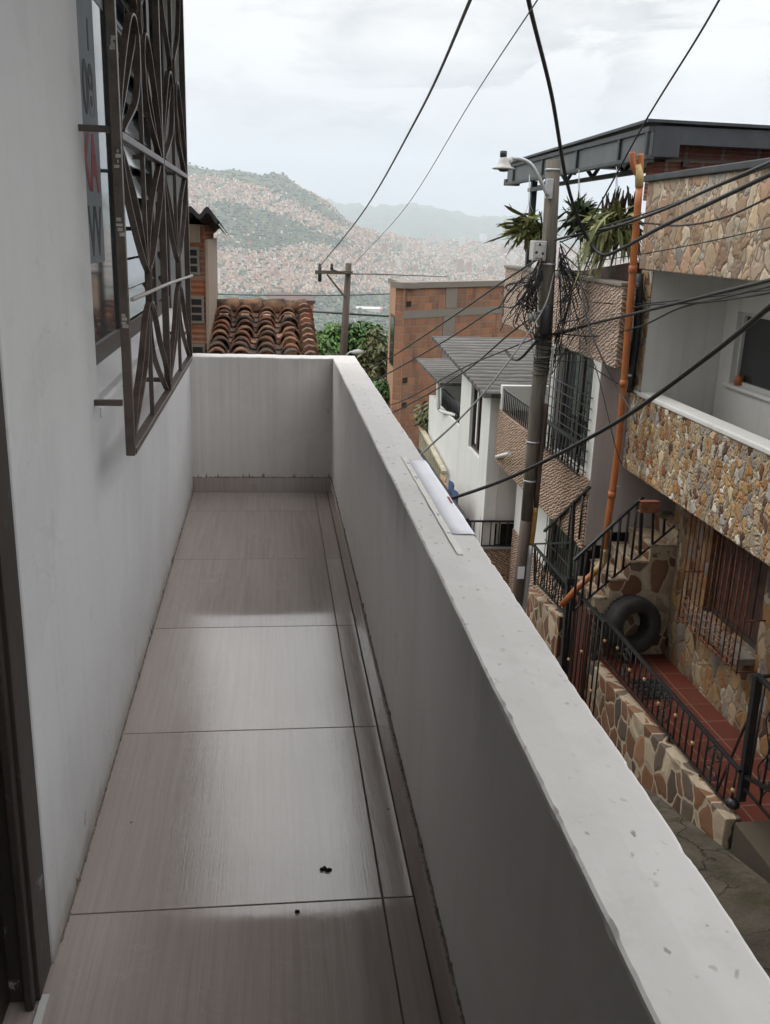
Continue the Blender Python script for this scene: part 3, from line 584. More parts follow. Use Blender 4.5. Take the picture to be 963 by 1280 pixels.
for c in (q1, q3):
    n1, n2 = 1.365, 1.455
    for s_ in (-1, 1):
        e = c+s_*(hw-.016)
        gbar('scroll', [G(c+s_*.006, n1, .004), G(c+s_*.12, n1-.045, .004), G(c+s_*.27, n1-.17, .004), G(c+s_*(hw-.09), 1.10, .004), G(e, GZ0+.03, .004)])
        gbar('scroll', [G(c+s_*.009, n1-.02, -.002), G(c+s_*.07, n1-.15, -.002), G(c+s_*.19, 1.13, -.002), G(e-s_*.03, GZ0+.03, -.002)])
        gbar('scroll', [G(c+s_*.006, n2, .004), G(c+s_*.13, n2+.05, .004), G(c+s_*.30, n2+.15, .004), G(c+s_*(hw-.06), 1.72, .004), G(e, zr-.014, .004)])
        gbar('scroll', [G(c+s_*.009, n2+.015, -.002), G(c+s_*.09, n2+.12, -.002), G(c+s_*.23, 1.69, -.002), G(e-s_*.03, zr-.014, -.002)])
        # above the middle rail: long loops rising from the rail corners to the next knot
        gbar('scroll', [G(e, zr+.014, .004), G(c+s_*(hw-.05), 1.92, .004), G(c+s_*.33, 2.06, .004), G(c+s_*.20, 2.16, .004), G(c+s_*.10, 2.165, .004), G(c+s_*.06, 2.08, .004), G(c+s_*.14, 1.95, .004), G(e-s_*.05, zr+.014, .004)])
        gbar('scroll', [G(c+s_*.008, 2.20, -.002), G(c+s_*.12, 2.27, -.002), G(c+s_*.34, 2.40, -.002), G(e, 2.69, -.002)])
        gbar('scroll', [G(e-s_*.02, zr+.014, -.004), G(c+s_*.25, 2.0, -.004), G(c+s_*.06, 2.15, -.004), G(c+s_*.01, 2.30, -.004)])
    gbar('knot', [G(c, n1-.03, .006), G(c-.022, 1.41, .006), G(c, n2+.02, .006), G(c+.022, 1.41, .006), G(c, n1-.03, .006)])
    gbar('knot', [G(c, 2.15, .006), G(c-.02, 2.19, .006), G(c, 2.24, .006), G(c+.02, 2.19, .006), G(c, 2.15, .006)])
for y, z in ((GY0, 1.122), (GY0, 1.834), (gm, 1.03), (gm, 1.834), (GY1, 1.10), (GY1, 1.834)):
    MB().box(XL-.004, gx-.017, y-.008, y+.008, z-.008, z+.008).build('bracket', M['grille'], gr)
b = MB()
for z0, z1 in ((1.57, 1.62), (1.74, 1.79), (1.33, 1.37), (2.02, 2.05)):
    for k in range(4): z = z0+(z1-z0)*k/4; b.box(gx-.003+rnd.uniform(-.006, .006), gx+.004+rnd.uniform(0, .008), GY0-.0132, GY0-.0124, z, z+.006+rnd.random()*.004)
b.build('paint_scuff', M['scuffed'], gr)
# ---------------------------------------------------------------- paper taped to the parapet
def on_top(px, py, dz=.0): p = az(px, py, .853+dz); return p
p0, p1, p2, p3 = on_top(530, 574), on_top(521, 580), on_top(594, 682), on_top(584, 672)
yA, yB = on_top(527, 575).y, on_top(588, 668).y
b = MB(); xe = XO+.004
sec = [(XO-.072, .8535), (XO-.03, .8536), (XO-.010, .8536), (XO-.003, .8525), (XO+.002, .849), (XO+.0045, .843), (XO+.0052, .836), (XO+.0055, .80), (XO+.007, .60)]
vs = []; ny = 14
for i in range(ny+1):
    y = yA+(yB-yA)*i/ny
    for k, (x, z) in enumerate(sec): vs.append((x+.0006*math.sin(i*1.3), y+.006*(k == 0)*math.sin(i), z+.0006*math.sin(i*1.9)))
m = len(sec); b._add(vs, [(i*m+k, i*m+k+1, (i+1)*m+k+1, (i+1)*m+k) for i in range(ny) for k in range(m-1)], True)
pp = b.build('paper_notice', M['paper'], fix=False); tag(pp, 'white paper sheet taped over the outer edge of the parapet top', 'paper')
md = pp.modifiers.new('solid', 'SOLIDIFY'); md.thickness = .0006
yM = on_top(556, 626).y
MB().box(XO-.011, XO-.004, yM-.03, yM+.04, .8541, .8546).build('red_print', M['redink'], pp)
for y0, y1, x0, x1 in ((yB-.16, yA+.04, XO-.078, XO-.062),):
    tb = MB(); n_ = 20; vs = []
    for i in range(n_+1):
        y = y0+(y1-y0)*i/n_; vs += [(x0+.0007*math.sin(i*2.1), y, .8544), (x1+.0007*math.sin(i*1.4+1), y, .8546)]
    tb._add(vs, [(2*i, 2*i+1, 2*i+3, 2*i+2) for i in range(n_)]); t_ = tb.build('tape_strip', M['tape'], pp, fix=False)
# litter on the floor
def litter(name, label, px, py, s_, seed):
    r_ = random.Random(seed); p = az(px, py, .003); b = MB()
    for k in range(5):
        c = p+Vector(((k/2-1)*s_*.7, r_.uniform(-.35, .35)*s_, 0)); n_ = 7
        ring = [(c.x+math.cos(6.28*i/n_)*s_*r_.uniform(.25, .6), c.y+math.sin(6.28*i/n_)*s_*r_.uniform(.2, .45), .001) for i in range(n_)]
        b.hexa(ring, [(x*.7+c.x*.3, y*.7+c.y*.3, .003+r_.random()*.006) for x, y, _ in ring])
    tag(b.build(name, M['debris']), label, 'litter')
litter('leaf_scrap', 'curled dark leaf scrap lying on the floor tiles', 408, 1086, .015, 4)
litter('dirt_crumb', 'small dark crumb of dirt beside a tile joint', 372, 1140, .006, 2)
# ================================================================== ACROSS THE STREET: STONE HOUSE
FX, LX, HY = 3.70, 4.17, 9.28
sh = thing('stone_house', 'stone clad house across the street with a white walled balcony recess and flagstone fascia', 'house', (FX, 7, -2.6))
def hw_holes(): return [(6.98, 8.02, -1.83, -.62)]
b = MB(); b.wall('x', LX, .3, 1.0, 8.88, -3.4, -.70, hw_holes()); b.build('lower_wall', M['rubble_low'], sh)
b = MB(); b.box(FX, FX+.16, 1.0, HY, -.70, .10); b.box(FX+.16, 4.9, 1.0, HY, -.70, -.58); b.build('balcony_front', M['rubble'], sh, bevel=.015)
b = MB(); b.box(FX-.012, FX+.175, 1.0, HY+.004, .1005, .150); b.build('balcony_cap', M['house_white'], sh, bevel=.012)
b = MB(); b.box(FX+.002, 5.2, 9.0, HY-.002, .1505, 1.335); b.box(FX+.162, 5.2, 9.0, HY-.002, -.579, .1504); b.build('end_wall', M['house_white'], sh)
b = MB(); b.box(FX-.012, FX, 8.985, HY, .152, 1.33); b.build('stone_pier', M['rubble'], sh, bevel=.004)
b = MB(); b.wall('x', 4.49, .25, 1.0, 8.996, -.575, 1.335, [(6.6, 8.74, .29, .985)]); b.build('recess_wall', M['house_white'], sh, bevel=.004)
b = MB(); b.box(FX+.16, 4.9, 1.0, 8.998, 1.34, 1.40); b.build('recess_ceiling', M['house_white'], sh)
b = MB(); b.box(FX-.02, FX+.16, 1.0, HY+.06, 1.337, 2.165); b.build('fascia', M['flags'], sh, bevel=.012)
b = MB(); b.box(FX-.055, FX+.30, 1.0, HY+.10, 2.1655, 2.225); b.box(FX+.305, 8, 1.0, HY+.10, 2.1, 2.2); b.build('roof_slab', M['canopy'], sh, bevel=.008)
b = MB(); b.box(3.86, 8.0, HY+.12, HY+.30, 2.0, 2.665); b.box(3.74, 3.858, HY+.12, HY+.30, 2.0, 2.36); b.build('roof_brick_wall', M['brick_red'], sh, bevel=.006)
b = MB(); b.box(4.9, 8.2, 1.0, HY, -3.6, 2.1); b.build('inner_block', M['house_grey'], sh)
def frame_rect(x, y0, y1, z0, z1, wd, dp):
    b = MB()
    for a in ((y0, y0+wd, z0, z1), (y1-wd, y1, z0, z1)): b.box(x, x+dp, *a)
    for a in ((y0+wd, y1-wd, z0, z0+wd), (y0+wd, y1-wd, z1-wd, z1)): b.box(x, x+dp, *a)
    return b
fr = frame_rect(4.545, 6.6, 8.74, .29, .985, .035, .06); fr.box(4.55, 4.60, 7.65, 7.69, .325, .95); fr = fr.build('window', M['white_frame'], sh, bevel=.003)
for y0, y1 in ((6.635, 7.65), (7.69, 8.705)): MB().box(4.575, 4.582, y0, y1, .325, .95).build('pane', M['glass_far'], fr)
b = MB(); b.box(4.455, 4.60, 6.56, 8.78, .255, .2895); b.build('window_sill', M['house_white'], sh, bevel=.005)
b = MB(); b.lathe([(.0, 0), (.045, 0), (.04, .09), (.0, .09)], 12, Matrix.Translation((4.535, 8.62, .29))); o = b.build('mug', M['pvc'], None); tag(o, 'small orange pot on the white window sill across the street', 'pot')
fr = frame_rect(4.25, 6.98, 8.02, -1.83, -.62, .05, .05).build('shutter_window', M['window_frame'], sh)
for k in range(4): MB().box(4.262, 4.29, 7.035+.235*k, 7.255+.235*k, -1.78, -.67).build('shutter', M['shutter'], fr, bevel=.006)
b = MB(); b.box(4.0, 4.25, 6.96, 8.04, -1.90, -1.835); b.build('shutter_sill', M['concrete'], sh, bevel=.006)
# rusty grille in front of the shutters
rg = thing('rusty_window_grille', 'rusty window grille with thin bars over the brown shutters of the stone house', 'grille', (3.98, 8.08, -1.95))
def rbar(n_, p, q, r_=.006, m='rust', par=rg): return MB().tube([p, q], r_, 6).build(n_, M[m], par)
for z in (-1.93, -.80): rbar('cross_bar', (3.98, 6.9, z), (3.98, 8.10, z), .007)
for k in range(14): y = 6.9+1.2*k/13; rbar('bar', (3.98, y, -1.95), (3.98, y, -.72), .0075)
for y in (6.9, 8.10):
    for z in (-1.93, -1.45): rbar('stay', (3.98, y, z), (4.17, y, z), .007)
for k in range(5):
    y = 7.08+.22*k; P = [(3.975, y+.07*math.sin(i*.55), -1.93+.012*i) for i in range(24)]
    MB().tube(P, .005, 5).build('curl', M['rust'], rg); MB().tube([(x, 2*y-yy, z) for x, yy, z in P], .005, 5).build('curl', M['rust'], rg)
p = ax(822, 633, FX)
b = MB(); b.box(FX-.19, FX, p.y-.05, p.y-.042, p.z-.05, p.z+.06); b.box(FX-.19, FX, p.y-.042, p.y+.02, p.z-.05, p.z-.042); b.box(FX-.19, FX, p.y-.042, p.y+.02, p.z+.052, p.z+.06)
tag(b.build('steel_channel', M['rust']), 'rusty steel channel stub sticking out of the rubble stone front', 'bracket')
# steel canopy on the roof
cn = thing('steel_canopy', 'dark steel canopy roof with trusses over the roof terraces', 'canopy', (3.6, 9.15, 1.2))
CY0, CY1, CX0 = 9.14, 14.75, 3.58
b = MB(); b._add([(CX0-.05, CY0-.03, 2.685), (9, CY0-.03, 2.66), (9, CY1, 2.63), (CX0-.05, CY1, 2.655), (CX0-.05, CY0-.03, 2.712), (9, CY0-.03, 2.69), (9, CY1, 2.66), (CX0-.05, CY1, 2.682)], [(3, 2, 1, 0), (4, 5, 6, 7), (0, 1, 5, 4), (1, 2, 6, 5), (2, 3, 7, 6), (3, 0, 4, 7)]); b.build('roof_sheet', M['canopy'], cn)
b = MB(); b.box(CX0, CX0+.03, CY0, CY1, 2.40, 2.60); b.build('beam_web', M['canopy_light'], cn)
b = MB(); b.box(CX0-.025, CX0+.06, CY0, CY1, 2.6005, 2.65); b.box(CX0-.02, CX0+.06, CY0, CY1, 2.36, 2.3995); b.build('beam_flange', M['canopy'], cn, bevel=.003)
for y in (9.16, 9.9, 11.3, 12.75, 14.3): MB().box(CX0-.028, CX0-.001, y, y+.05, 2.402, 2.598).build('stiffener', M['canopy'], cn)
b = MB(); b.box(CX0+.07, 9, CY0, CY0+.05, 2.50, 2.66); b.build('front_beam', M['canopy'], cn)
b = MB(); b.box(CX0+.03, CX0+.30, CY0-.005, CY0+.2, 2.38, 2.655); b.build('corner_box', M['canopy'], cn, bevel=.006)
for i in range(9):
    y0, y1 = 9.4+.55*i, 9.4+.55*(i+1)
    MB().bar((4.05, y0, 2.36 if i % 2 else 2.62), (4.05, y1, 2.62 if i % 2 else 2.36), .035).build('truss_web', M['canopy'], cn)
b = MB(); b.box(4.02, 4.08, CY0+.2, CY1-.1, 2.32, 2.37); b.box(4.02, 4.08, CY0+.2, CY1-.1, 2.60, 2.65); b.build('truss_chord', M['canopy'], cn)
for y in (9.9, 11.3, 12.75, 14.3): MB().box(3.64, 4.02, y-.02, y+.02, 2.42, 2.47).build('cross_beam', M['canopy'], cn)
MB().box(3.60, 3.68, 13.36, 13.44, 1.1805, 2.36).build('post', M['canopy'], cn, bevel=.004); MB().box(3.58, 3.62, 12.4, 13.5, 2.22, 2.27).build('tie_bar', M['canopy'], cn)
MB().box(CX0-.02, CX0+.2, CY1-.02, CY1+.12, 2.36, 2.45).build('gutter_end', M['canopy'], cn)
# orange drain pipe
pv = thing('drain_pipe', 'tall orange plastic drain pipe with a forked top in front of the stone pier', 'pipe', tuple(ay(757, 690, 8.86)))
pts = [ay(799.5, 232, 8.86), ay(787, 390, 8.86), ay(772.8, 560, 8.86), ay(758.9, 660, 8.86), ay(755.5, 692, 8.86)]
pvr = .034
MB().tube(spline(pts, 6), pvr, 14).build('riser', M['pvc'], pv)
for pa, nm in ((((801, 192), (801, 208), (799.7, 224)), 'inlet'), (((790.5, 190), (791, 200), (794, 211), (799, 222)), 'inlet')):
    MB().tube(spline([ay(x, y, 8.86 if nm else 9) for x, y in pa], 5), .029, 12).build(nm, M['pvc'], pv)
MB().tube([ay(796.5, 206, 8.855), ay(799.5, 220, 8.855), ay(799.3, 234, 8.855)], [.037, .040, .038], 14).build('glued_joint', M['pvc_joint'], pv)
MB().tube(spline([ay(756, 686, 8.86), ay(753.5, 703, 8.86), ay(744, 715, 8.86)], 5), .040, 14).build('elbow', M['pvc_joint'], pv)
MB().tube([ay(745, 714, 8.86), ay(722, 735, 8.88), ay(702, 757, 8.9)], .034, 14).build('outlet', M['pvc'], pv)
for yy_ in (330, 470, 610):
    q_ = spline(pts, 6); k_ = min(q_, key=lambda v: abs((v-ay(786, yy_, 8.86)).z)); MB().lathe([(.033, -.035), (.0405, -.032), (.0405, .032), (.033, .035)], 14, Matrix.Translation(k_)).build('coupling', M['pvc'], pv)
    MB().box(k_.x+.02, k_.x+.07, k_.y-.006, k_.y+.05, k_.z+.07, k_.z+.085).build('wall_clamp', M['galv'], pv)
bp = MB().tube(spline([ay(800, 342, 9.16), ay(796, 420, 9.16), ay(786, 490, 9.16)], 5), .04, 10).build('black_drain_pipe', M['cable']); tag(bp, 'black drain pipe beside the orange one against the stone pier', 'pipe')
# ================================================================== STAIR, TERRACE, PLANTERS
st = thing('entry_stair', 'flagged outdoor stair climbing behind the leaning tyre to the stone house', 'stairs', (3.5, 9.0, -2.6))
TR = [(3.345, 3.49, -1.955), (3.49, 3.69, -1.755), (3.69, 3.89, -1.555), (3.89, 4.16, -1.385), (4.16, 4.40, -1.21), (4.40, 4.66, -1.04)]
for i, (x0, x1, z) in enumerate(TR):
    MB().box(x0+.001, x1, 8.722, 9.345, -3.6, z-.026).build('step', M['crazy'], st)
    MB().box(x0-.012, x1-.013, 8.712, 9.346, z-.0255, z).build('tread', M['treads'], st, bevel=.004)
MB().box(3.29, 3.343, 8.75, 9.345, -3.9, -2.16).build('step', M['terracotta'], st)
MB().box(3.95, 4.56, 9.349, 9.356, -1.42, -.60).build('dark_door', M['dark_void'], st)
tz = lambda y: -2.62+.012*(8.66-y)
b = MB(); b._add([(3.425, 5.55, -3.6), (LX-.001, 5.55, -3.6), (LX-.001, 8.72, -3.9), (3.425, 8.72, -3.9), (3.425, 5.55, tz(5.55)), (LX-.001, 5.55, tz(5.55)), (LX-.001, 8.72, tz(8.72)), (3.425, 8.72, tz(8.72))], [(3, 2, 1, 0), (4, 5, 6, 7), (0, 1, 5, 4), (1, 2, 6, 5), (2, 3, 7, 6), (3, 0, 4, 7)])
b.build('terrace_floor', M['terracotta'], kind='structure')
def planter(name, label, x0, x1, y0, z0, y1, z1):
    b = MB(); b._add([(x0, y0, street_z(y0)-.3), (x1, y0, street_z(y0)-.3), (x1, y1, street_z(y1)-.3), (x0, y1, street_z(y1)-.3), (x0, y0, z0), (x1, y0, z0), (x1, y1, z1), (x0, y1, z1)], [(3, 2, 1, 0), (4, 5, 6, 7), (0, 1, 5, 4), (1, 2, 6, 5), (2, 3, 7, 6), (3, 0, 4, 7)])
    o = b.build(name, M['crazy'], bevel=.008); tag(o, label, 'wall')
    return o
planter('garden_wall', 'low stone paved wall under the long black railing of the red terrace', 3.30, 3.424, 5.56, -2.43, 8.60, -2.62)
planter('garden_wall', 'low stone paved wall beside the utility pole, beyond the gate', 3.20, 3.33, 9.36, -2.45, 10.85, -2.68)
b = MB(); b.box(3.335, LX-.003, 3.0, 5.50, -3.2, -2.41); tag(b.build('entry_step', M['curb_moss'], bevel=.012), 'mossy dark concrete step at the foot of the black gate post', 'step')
b = MB(); b.box(3.60, LX-.003, 3.0, 5.22, -2.4085, -2.23); tag(b.build('entry_step', M['concrete'], bevel=.012), 'upper worn concrete step behind the mossy one', 'step')
# tyre leaning on the stair side
ty = thing('tyre', 'big black tyre leaning against the stone side of the stair', 'tyre', (3.72, 8.55, -2.6))
c = ay(790, 781, 8.595); Rt = .305
Mt = Matrix.Translation(c) @ Matrix.Rotation(R(-8), 4, 'X') @ Matrix.Rotation(R(10), 4, 'Z') @ Matrix.Rotation(R(90), 4, 'X')
prof = [(.15, -.085), (.162, -.10), (.205, -.112), (.25, -.112), (.278, -.10), (.296, -.085), (.302, -.07)]
tr = [(.302, -.06), (.294, -.056), (.294, -.05), (.305, -.046), (.305, -.03), (.296, -.026), (.296, -.02), (.306, -.016), (.306, .016), (.296, .02), (.296, .026), (.305, .03), (.305, .046), (.294, .05), (.294, .056), (.302, .06)]
full = prof+tr+[(r_, -h) for r_, h in reversed(prof)]+[(.158, .06), (.158, -.06)]
b = MB(); b.lathe(full, 56, Mt, closed=True); b.build('carcass', M['rubber'], ty)
for i in range(40):
    a = 2*math.pi*i/40
    bb = MB(); P = [Mt @ Vector(((r_)*math.cos(a+da), (r_)*math.sin(a+da), h)) for r_, h, da in ((.300, -.098, -.035), (.300, -.098, .035), (.310, -.055, .02), (.310, -.055, -.05))]
    Q = [Mt @ Vector(((r_)*math.cos(a+da), (r_)*math.sin(a+da), h)) for r_, h, da in ((.284, -.098, -.035), (.284, -.098, .035), (.296, -.055, .02), (.296, -.055, -.05))]
    bb.hexa(Q, P)
    if i == 0: lug = bb
    else: lug.v and lug._add(bb.v, bb.f)
lug.build('tread_lugs', M['rubber'], ty)
# iron floor grate
gp = az(815, 861, -2.6); dg = thing('floor_drain_mat', 'dark patterned iron mat lying on the red terrace tiles', 'mat', (gp.x, gp.y, tz(gp.y)))
zt = tz(gp.y)+.006; b = MB(); b.box(gp.x-.16, gp.x+.16, gp.y-.20, gp.y+.20, zt, zt+.008)
b.build('plate', M['dark_void'], dg)
b = MB()
for i in range(4):
    for j in range(5):
        cx, cy = gp.x-.12+.08*i, gp.y-.16+.08*j; b.tube([(cx+.032*math.cos(k*.7), cy+.032*math.sin(k*.7), zt+.012) for k in range(10)], .005, 5)
b.build('scrollwork', M['black_iron'], dg)
# ---------------------------------------------------------------- railings
def lerp(a, b_, u): return Vector(a).lerp(Vector(b_), u)
def orn(t_, top, bot, wd, n_=1):                   # scrolled panel in the plane of the rail
    T, B_ = Vector(top), Vector(bot); ax_ = Vector(wd); c = (T+B_)/2; h = (T-B_)
    b = MB()
    for s_ in (-1, 1):
        for f0, f1 in ((.42, .02), (-.42, -.02)):
            P = [c+h*(f0+(f1-f0)*u)+ax_*s_*(math.sin(u*3.14)*(1-.25*math.cos(u*6.3))) for u in [k/10 for k in range(11)]]
            b.tube(P, .006, 5)
        P = [c+h*(.22)+ax_*s_*(.45+.42*math.cos(k*.75))+h*.10*math.sin(k*.75) for k in range(8)]; b.tube(P, .005, 5)
        P = [c-h*(.22)+ax_*s_*(.45+.42*math.cos(k*.75))-h*.10*math.sin(k*.75) for k in range(8)]; b.tube(P, .005, 5)
    b.tube([T, B_], .009, 6)
    b.build('scroll_panel', M['black_iron'], t_)
def railing(name, label, ta, tb, ba, bb, n_, cat='railing', r_=.0075, top_w=.032, knob=0, panels=(), bottom=True, group=None, twist=0):
    t_ = thing(name, label, cat, tuple(ba), group)
    MB().bar(ta, tb, top_w, top_w*.8).build('top_rail', M['black_iron'], t_, bevel=.002)
    if bottom: MB().bar(ba, bb, .018).build('bottom_rail', M['black_iron'], t_)
    for i in range(n_):
        u = (i+.5)/n_; T = lerp(ta, tb, u); k_ = 0 if abs(tb[0]-ta[0]) > abs(tb[1]-ta[1]) else 1
        v_ = (T[k_]-ba[k_])/(bb[k_]-ba[k_]) if abs(bb[k_]-ba[k_]) > .05 else u
        B_ = lerp(ba, bb, min(1.05, max(-.05, v_)))
        if i in panels: orn(t_, T, B_, (Vector(tb)-Vector(ta)).normalized()*.075); continue
        if twist:
            k = (Vector(tb)-Vector(ta)).normalized(); P = [lerp(B_, T, j/16)+k*twist*math.sin(j*1.2+i) for j in range(17)]
        else: P = [B_, T]
        o = MB().tube(P, r_, 6).build('baluster', M['black_iron'], t_)
        if knob and i % knob == 1:
            c = lerp(B_, T, .45+.18*((i//knob) % 2)); MB().lathe([(.0, -.026), (.014, -.014), (.019, 0), (.012, .014), (.0, .024)], 10, Matrix.Translation(c)).build('knob', M['pvc_joint'], o)
    return t_
RX = 3.385
t1 = railing('railing', 'long black railing with scroll panels and gold knobs along the red terrace', ax(752, 768, RX), ax(926, 964, RX), ax(747, 812, RX), ax(906, 1002, RX), 26, knob=3, panels=(6, 14, 22), r_=.009)
for px_, py_, qx, qy in ((748.5, 766, 741.5, 828), (765, 846, 760, 866), (838, 917, 834, 937), (876, 965, 872, 986)): MB().bar(ax(px_, py_, RX+.001), ax(qx, qy, RX+.001), .024 if px_ < 750 else .016).build('foot', M['black_iron'], t1)
tg = railing('garden_gate', 'narrow black gate with slim bars between the two low stone walls', ax(713, 731, 3.22), ax(757, 779, 3.22), ax(698, 880, 3.22), ax(734, 940, 3.22), 9, cat='gate', knob=3, r_=.009)
MB().bar(ax(713, 724, 3.22), ax(702, 872, 3.22), .075).build('post', M['black_iron'], tg, bevel=.004)
MB().bar(ax(713, 722, 3.22), ax(712.6, 729, 3.22), .095).build('post_cap', M['black_iron'], tg, bevel=.004)
t3 = railing('railing', 'short black railing of wavy bars on the low wall beside the utility pole', ax(668, 682, 3.27), ax(714, 735, 3.27), ax(669, 726, 3.27), ax(706, 766, 3.27), 13, twist=.018, r_=.009)
MB().bar(ax(669, 681, 3.268), ax(668.5, 731, 3.268), .026).build('post', M['black_iron'], t3)
Y4 = 8.735
t4 = railing('stair_rail', 'sloping black rail with plain bars in front of the flagged stair', ay(718, 700, Y4), ay(803, 622, Y4), ay(716, 764, Y4), ay(844, 657, Y4), 8, r_=.013, top_w=.034)
MB().bar(ay(803, 621, Y4), ay(800, 692, Y4), .03).build('post', M['black_iron'], t4)
for px_, ya, yb in ((817, 634, 680), (831, 648, 668)): MB().bar(ay(px_, ya, Y4), ay(px_-1.5, yb, Y4), .022).build('post', M['black_iron'], t4)
MB().bar(ay(718, 626, 9.2), ay(711, 762, 9.2), .03).build('post', M['black_iron'], t4)
t5 = railing('stair_rail', 'sloping black rail behind the gate, in front of the brown stucco wall', ax(681, 664, 3.36), ax(737.5, 609, 3.36), ax(679, 716, 3.36), ax(733, 665, 3.36), 4, r_=.013, top_w=.034, bottom=False)
MB().bar(ax(668, 680, 3.36), ax(719, 678, 3.36), .022).build('cross_rail', M['black_iron'], t5)
t6 = thing('gate_post', 'tall black gate post with a stay and a knob at the mossy step', 'post', tuple(ax(924, 1000, 3.42)))
MB().bar(ax(926, 1000, 3.42), ax(948, 843, 3.42), .055).build('shaft', M['black_iron'], t6, bevel=.004)
MB().bar(ax(889, 1006, 3.385), ax(939, 890, 3.42), .014).build('stay', M['black_iron'], t6)
c = ax(916, 1003, 3.40); MB().lathe([(0, -.03), (.05, -.03), (.055, .0), (.03, .035), (0, .04)], 12, Matrix.Translation(c)).build('base_block', M['black_iron'], t6)
MB().bar(ax(943, 861, 3.41), ax(941, 873, 3.41), .03).build('latch', M['black_iron'], t6)
pa = ax(949, 846, 3.42)
t7 = railing('gate', 'black gate with scroll panel running out of the picture beside the mossy step', pa, (3.42, 4.2, pa.z-.02), ax(931, 985, 3.42), (3.42, 4.2, ax(931, 985, 3.42).z), 8, cat='gate', panels=(1, 5), r_=.009, top_w=.036)
MB().bar(ax(931, 970, 3.42), (3.42, 4.4, -1.72), .03).build('brace', M['black_iron'], t7)
MB().bar(pa, (4.16, pa.y+.05, pa.z+.03), .022).build('wall_tie', M['black_iron'], t7)
# ================================================================== BROWN HOUSE
X2, Y2 = 3.40, 9.36
bh = thing('brown_house', 'brown stucco house between the stone house and the white house, behind the utility pole', 'house', (X2, 11.5, -3.4))
b = MB(); b.box(X2, X2+.14, 8.98, 13.75, .385, 1.175); b.build('roof_parapet', M['stucco'], bh, bevel=.008)
b = MB(); b.box(X2-.02, X2+.16, 8.98, 13.77, 1.1755, 1.215); b.build('parapet_cap', M['concrete'], bh, bevel=.008)
b = MB(); b.box(X2+.145, 8, Y2, 13.7, .39, .62); b.box(X2+.14, 8, 13.62, 13.75, .62, 1.17); b.build('roof_slab', M['concrete'], bh)
b = MB(); b._add([(3.62, 9.4, 1.16), (4.9, 9.4, 1.2), (4.9, 11.0, 1.2), (3.62, 11.0, 1.16), (3.62, 9.4, 1.40), (4.9, 9.4, 1.42), (4.9, 11.2, 1.27), (3.62, 11.2, 1.225)], [(3, 2, 1, 0), (4, 5, 6, 7), (0, 1, 5, 4), (1, 2, 6, 5), (2, 3, 7, 6), (3, 0, 4, 7)]); b.build('tank_cover', M['shutter'], bh)
b = MB(); b.wall('x', X2, .25, Y2, 11.12, -.87, .384, [(9.62, 10.9, -.86, .384)]); b.build('bay_wall', M['house_white'], bh)
b = MB(); b.box(X2+.252, 5.2, Y2+.002, Y2+.2, -1.45, .384); b.box(X2, 3.65, Y2+.0, Y2+.012, -.87, .384) if False else None; b.build('side_wall', M['pink_grey'], bh)
b = MB(); b.box(X2-.004, X2+.252, Y2-.014, Y2-.002, -1.60, .384); b.box(X2+.252, 4.7, Y2-.014, Y2+.001, -1.45, .384); b.build('side_render', M['pink_grey'], bh)
b = MB(); b.box(X2-.02, X2+.10, Y2+.003, 13.55, -1.665, -.872); b.build('balcony_band', M['stucco2'], bh, bevel=.008)
b = MB(); b.box(X2+.102, 6, Y2+.203, 13.545, -1.62, -1.5); b.build('balcony_floor', M['house_grey'], bh)
b = MB(); b.box(X2+.0, 5.0, 13.42, 13.55, -.87, -.50); b.build('balcony_end_wall', M['house_white'], bh, bevel=.006)
b = MB(); b.box(4.3, 4.5, 11.12, 13.42, -1.5, .384); b.box(X2+.25, 4.5, 11.121, 11.2, -1.5, .384); b.build('recess_wall', M['house_white'], bh)
b = MB(); b.wall('x', 3.76, .2, Y2+.21, 13.55, -4.9, -1.66, [(10.45, 11.75, -3.0, -1.70)]); b.build('ground_wall', M['house_white'], bh)
b = MB(); b.box(3.742, 3.758, Y2+.21, 13.55, -4.9, -2.75); b.build('ground_dado', M['stucco2'], bh)
b = MB(); b.box(3.80, 3.85, Y2+.02, Y2+.2, -2.4, -1.45); b.box(3.42, 4.6, Y2+.10, Y2+.15, -2.2, -1.47); b.build('passage', M['dark_void'], bh)
fr = frame_rect(X2+.10, 9.62, 10.9, -.86, .384, .05, .06); fr.box(X2+.1, X2+.16, 10.22, 10.28, -.81, .334); fr = fr.build('balcony_window', M['window_frame'], bh)
for y0, y1 in ((9.67, 10.22), (10.28, 10.85)): MB().box(X2+.12, X2+.128, y0, y1, -.81, .334).build('pane', M['glass_far'], fr)
fr = frame_rect(3.80, 10.45, 11.75, -3.0, -1.70, .05, .05).build('grilled_window', M['window_frame'], bh)
MB().box(3.825, 3.833, 10.5, 11.7, -2.95, -1.75).build('pane', M['glass_far'], fr)
# window cage and rails of the brown house
cg = thing('window_cage', 'black bar cage in front of the tall window of the brown house', 'grille', (X2-.1, 9.6, -.85))
for k in range(11): y = 9.52+1.48*k/10; MB().tube([(X2-.03, y, -.86), (X2-.03, y, .37)], .007, 6).build('bar', M['black_iron'], cg)
for k in range(8): z = -.80+.115*k; MB().tube([(X2-.04, 9.42, z), (X2-.04, 11.25, z)], .006, 6).build('cross_bar', M['black_iron'], cg)
railing('balcony_railing', 'black railing under the tall caged window of the brown house', (X2-.10, 9.45, -.50), (X2-.10, 11.3, -.50), (X2-.10, 9.45, -.84), (X2-.10, 11.3, -.84), 16, r_=.008, top_w=.04)
railing('balcony_railing', 'black railing with plain bars on the brown stucco band left of the pole', (X2+.02, 11.35, -.55), (X2+.02, 13.40, -.55), (X2+.02, 11.35, -.855), (X2+.02, 13.40, -.855), 20, r_=.009, top_w=.03)
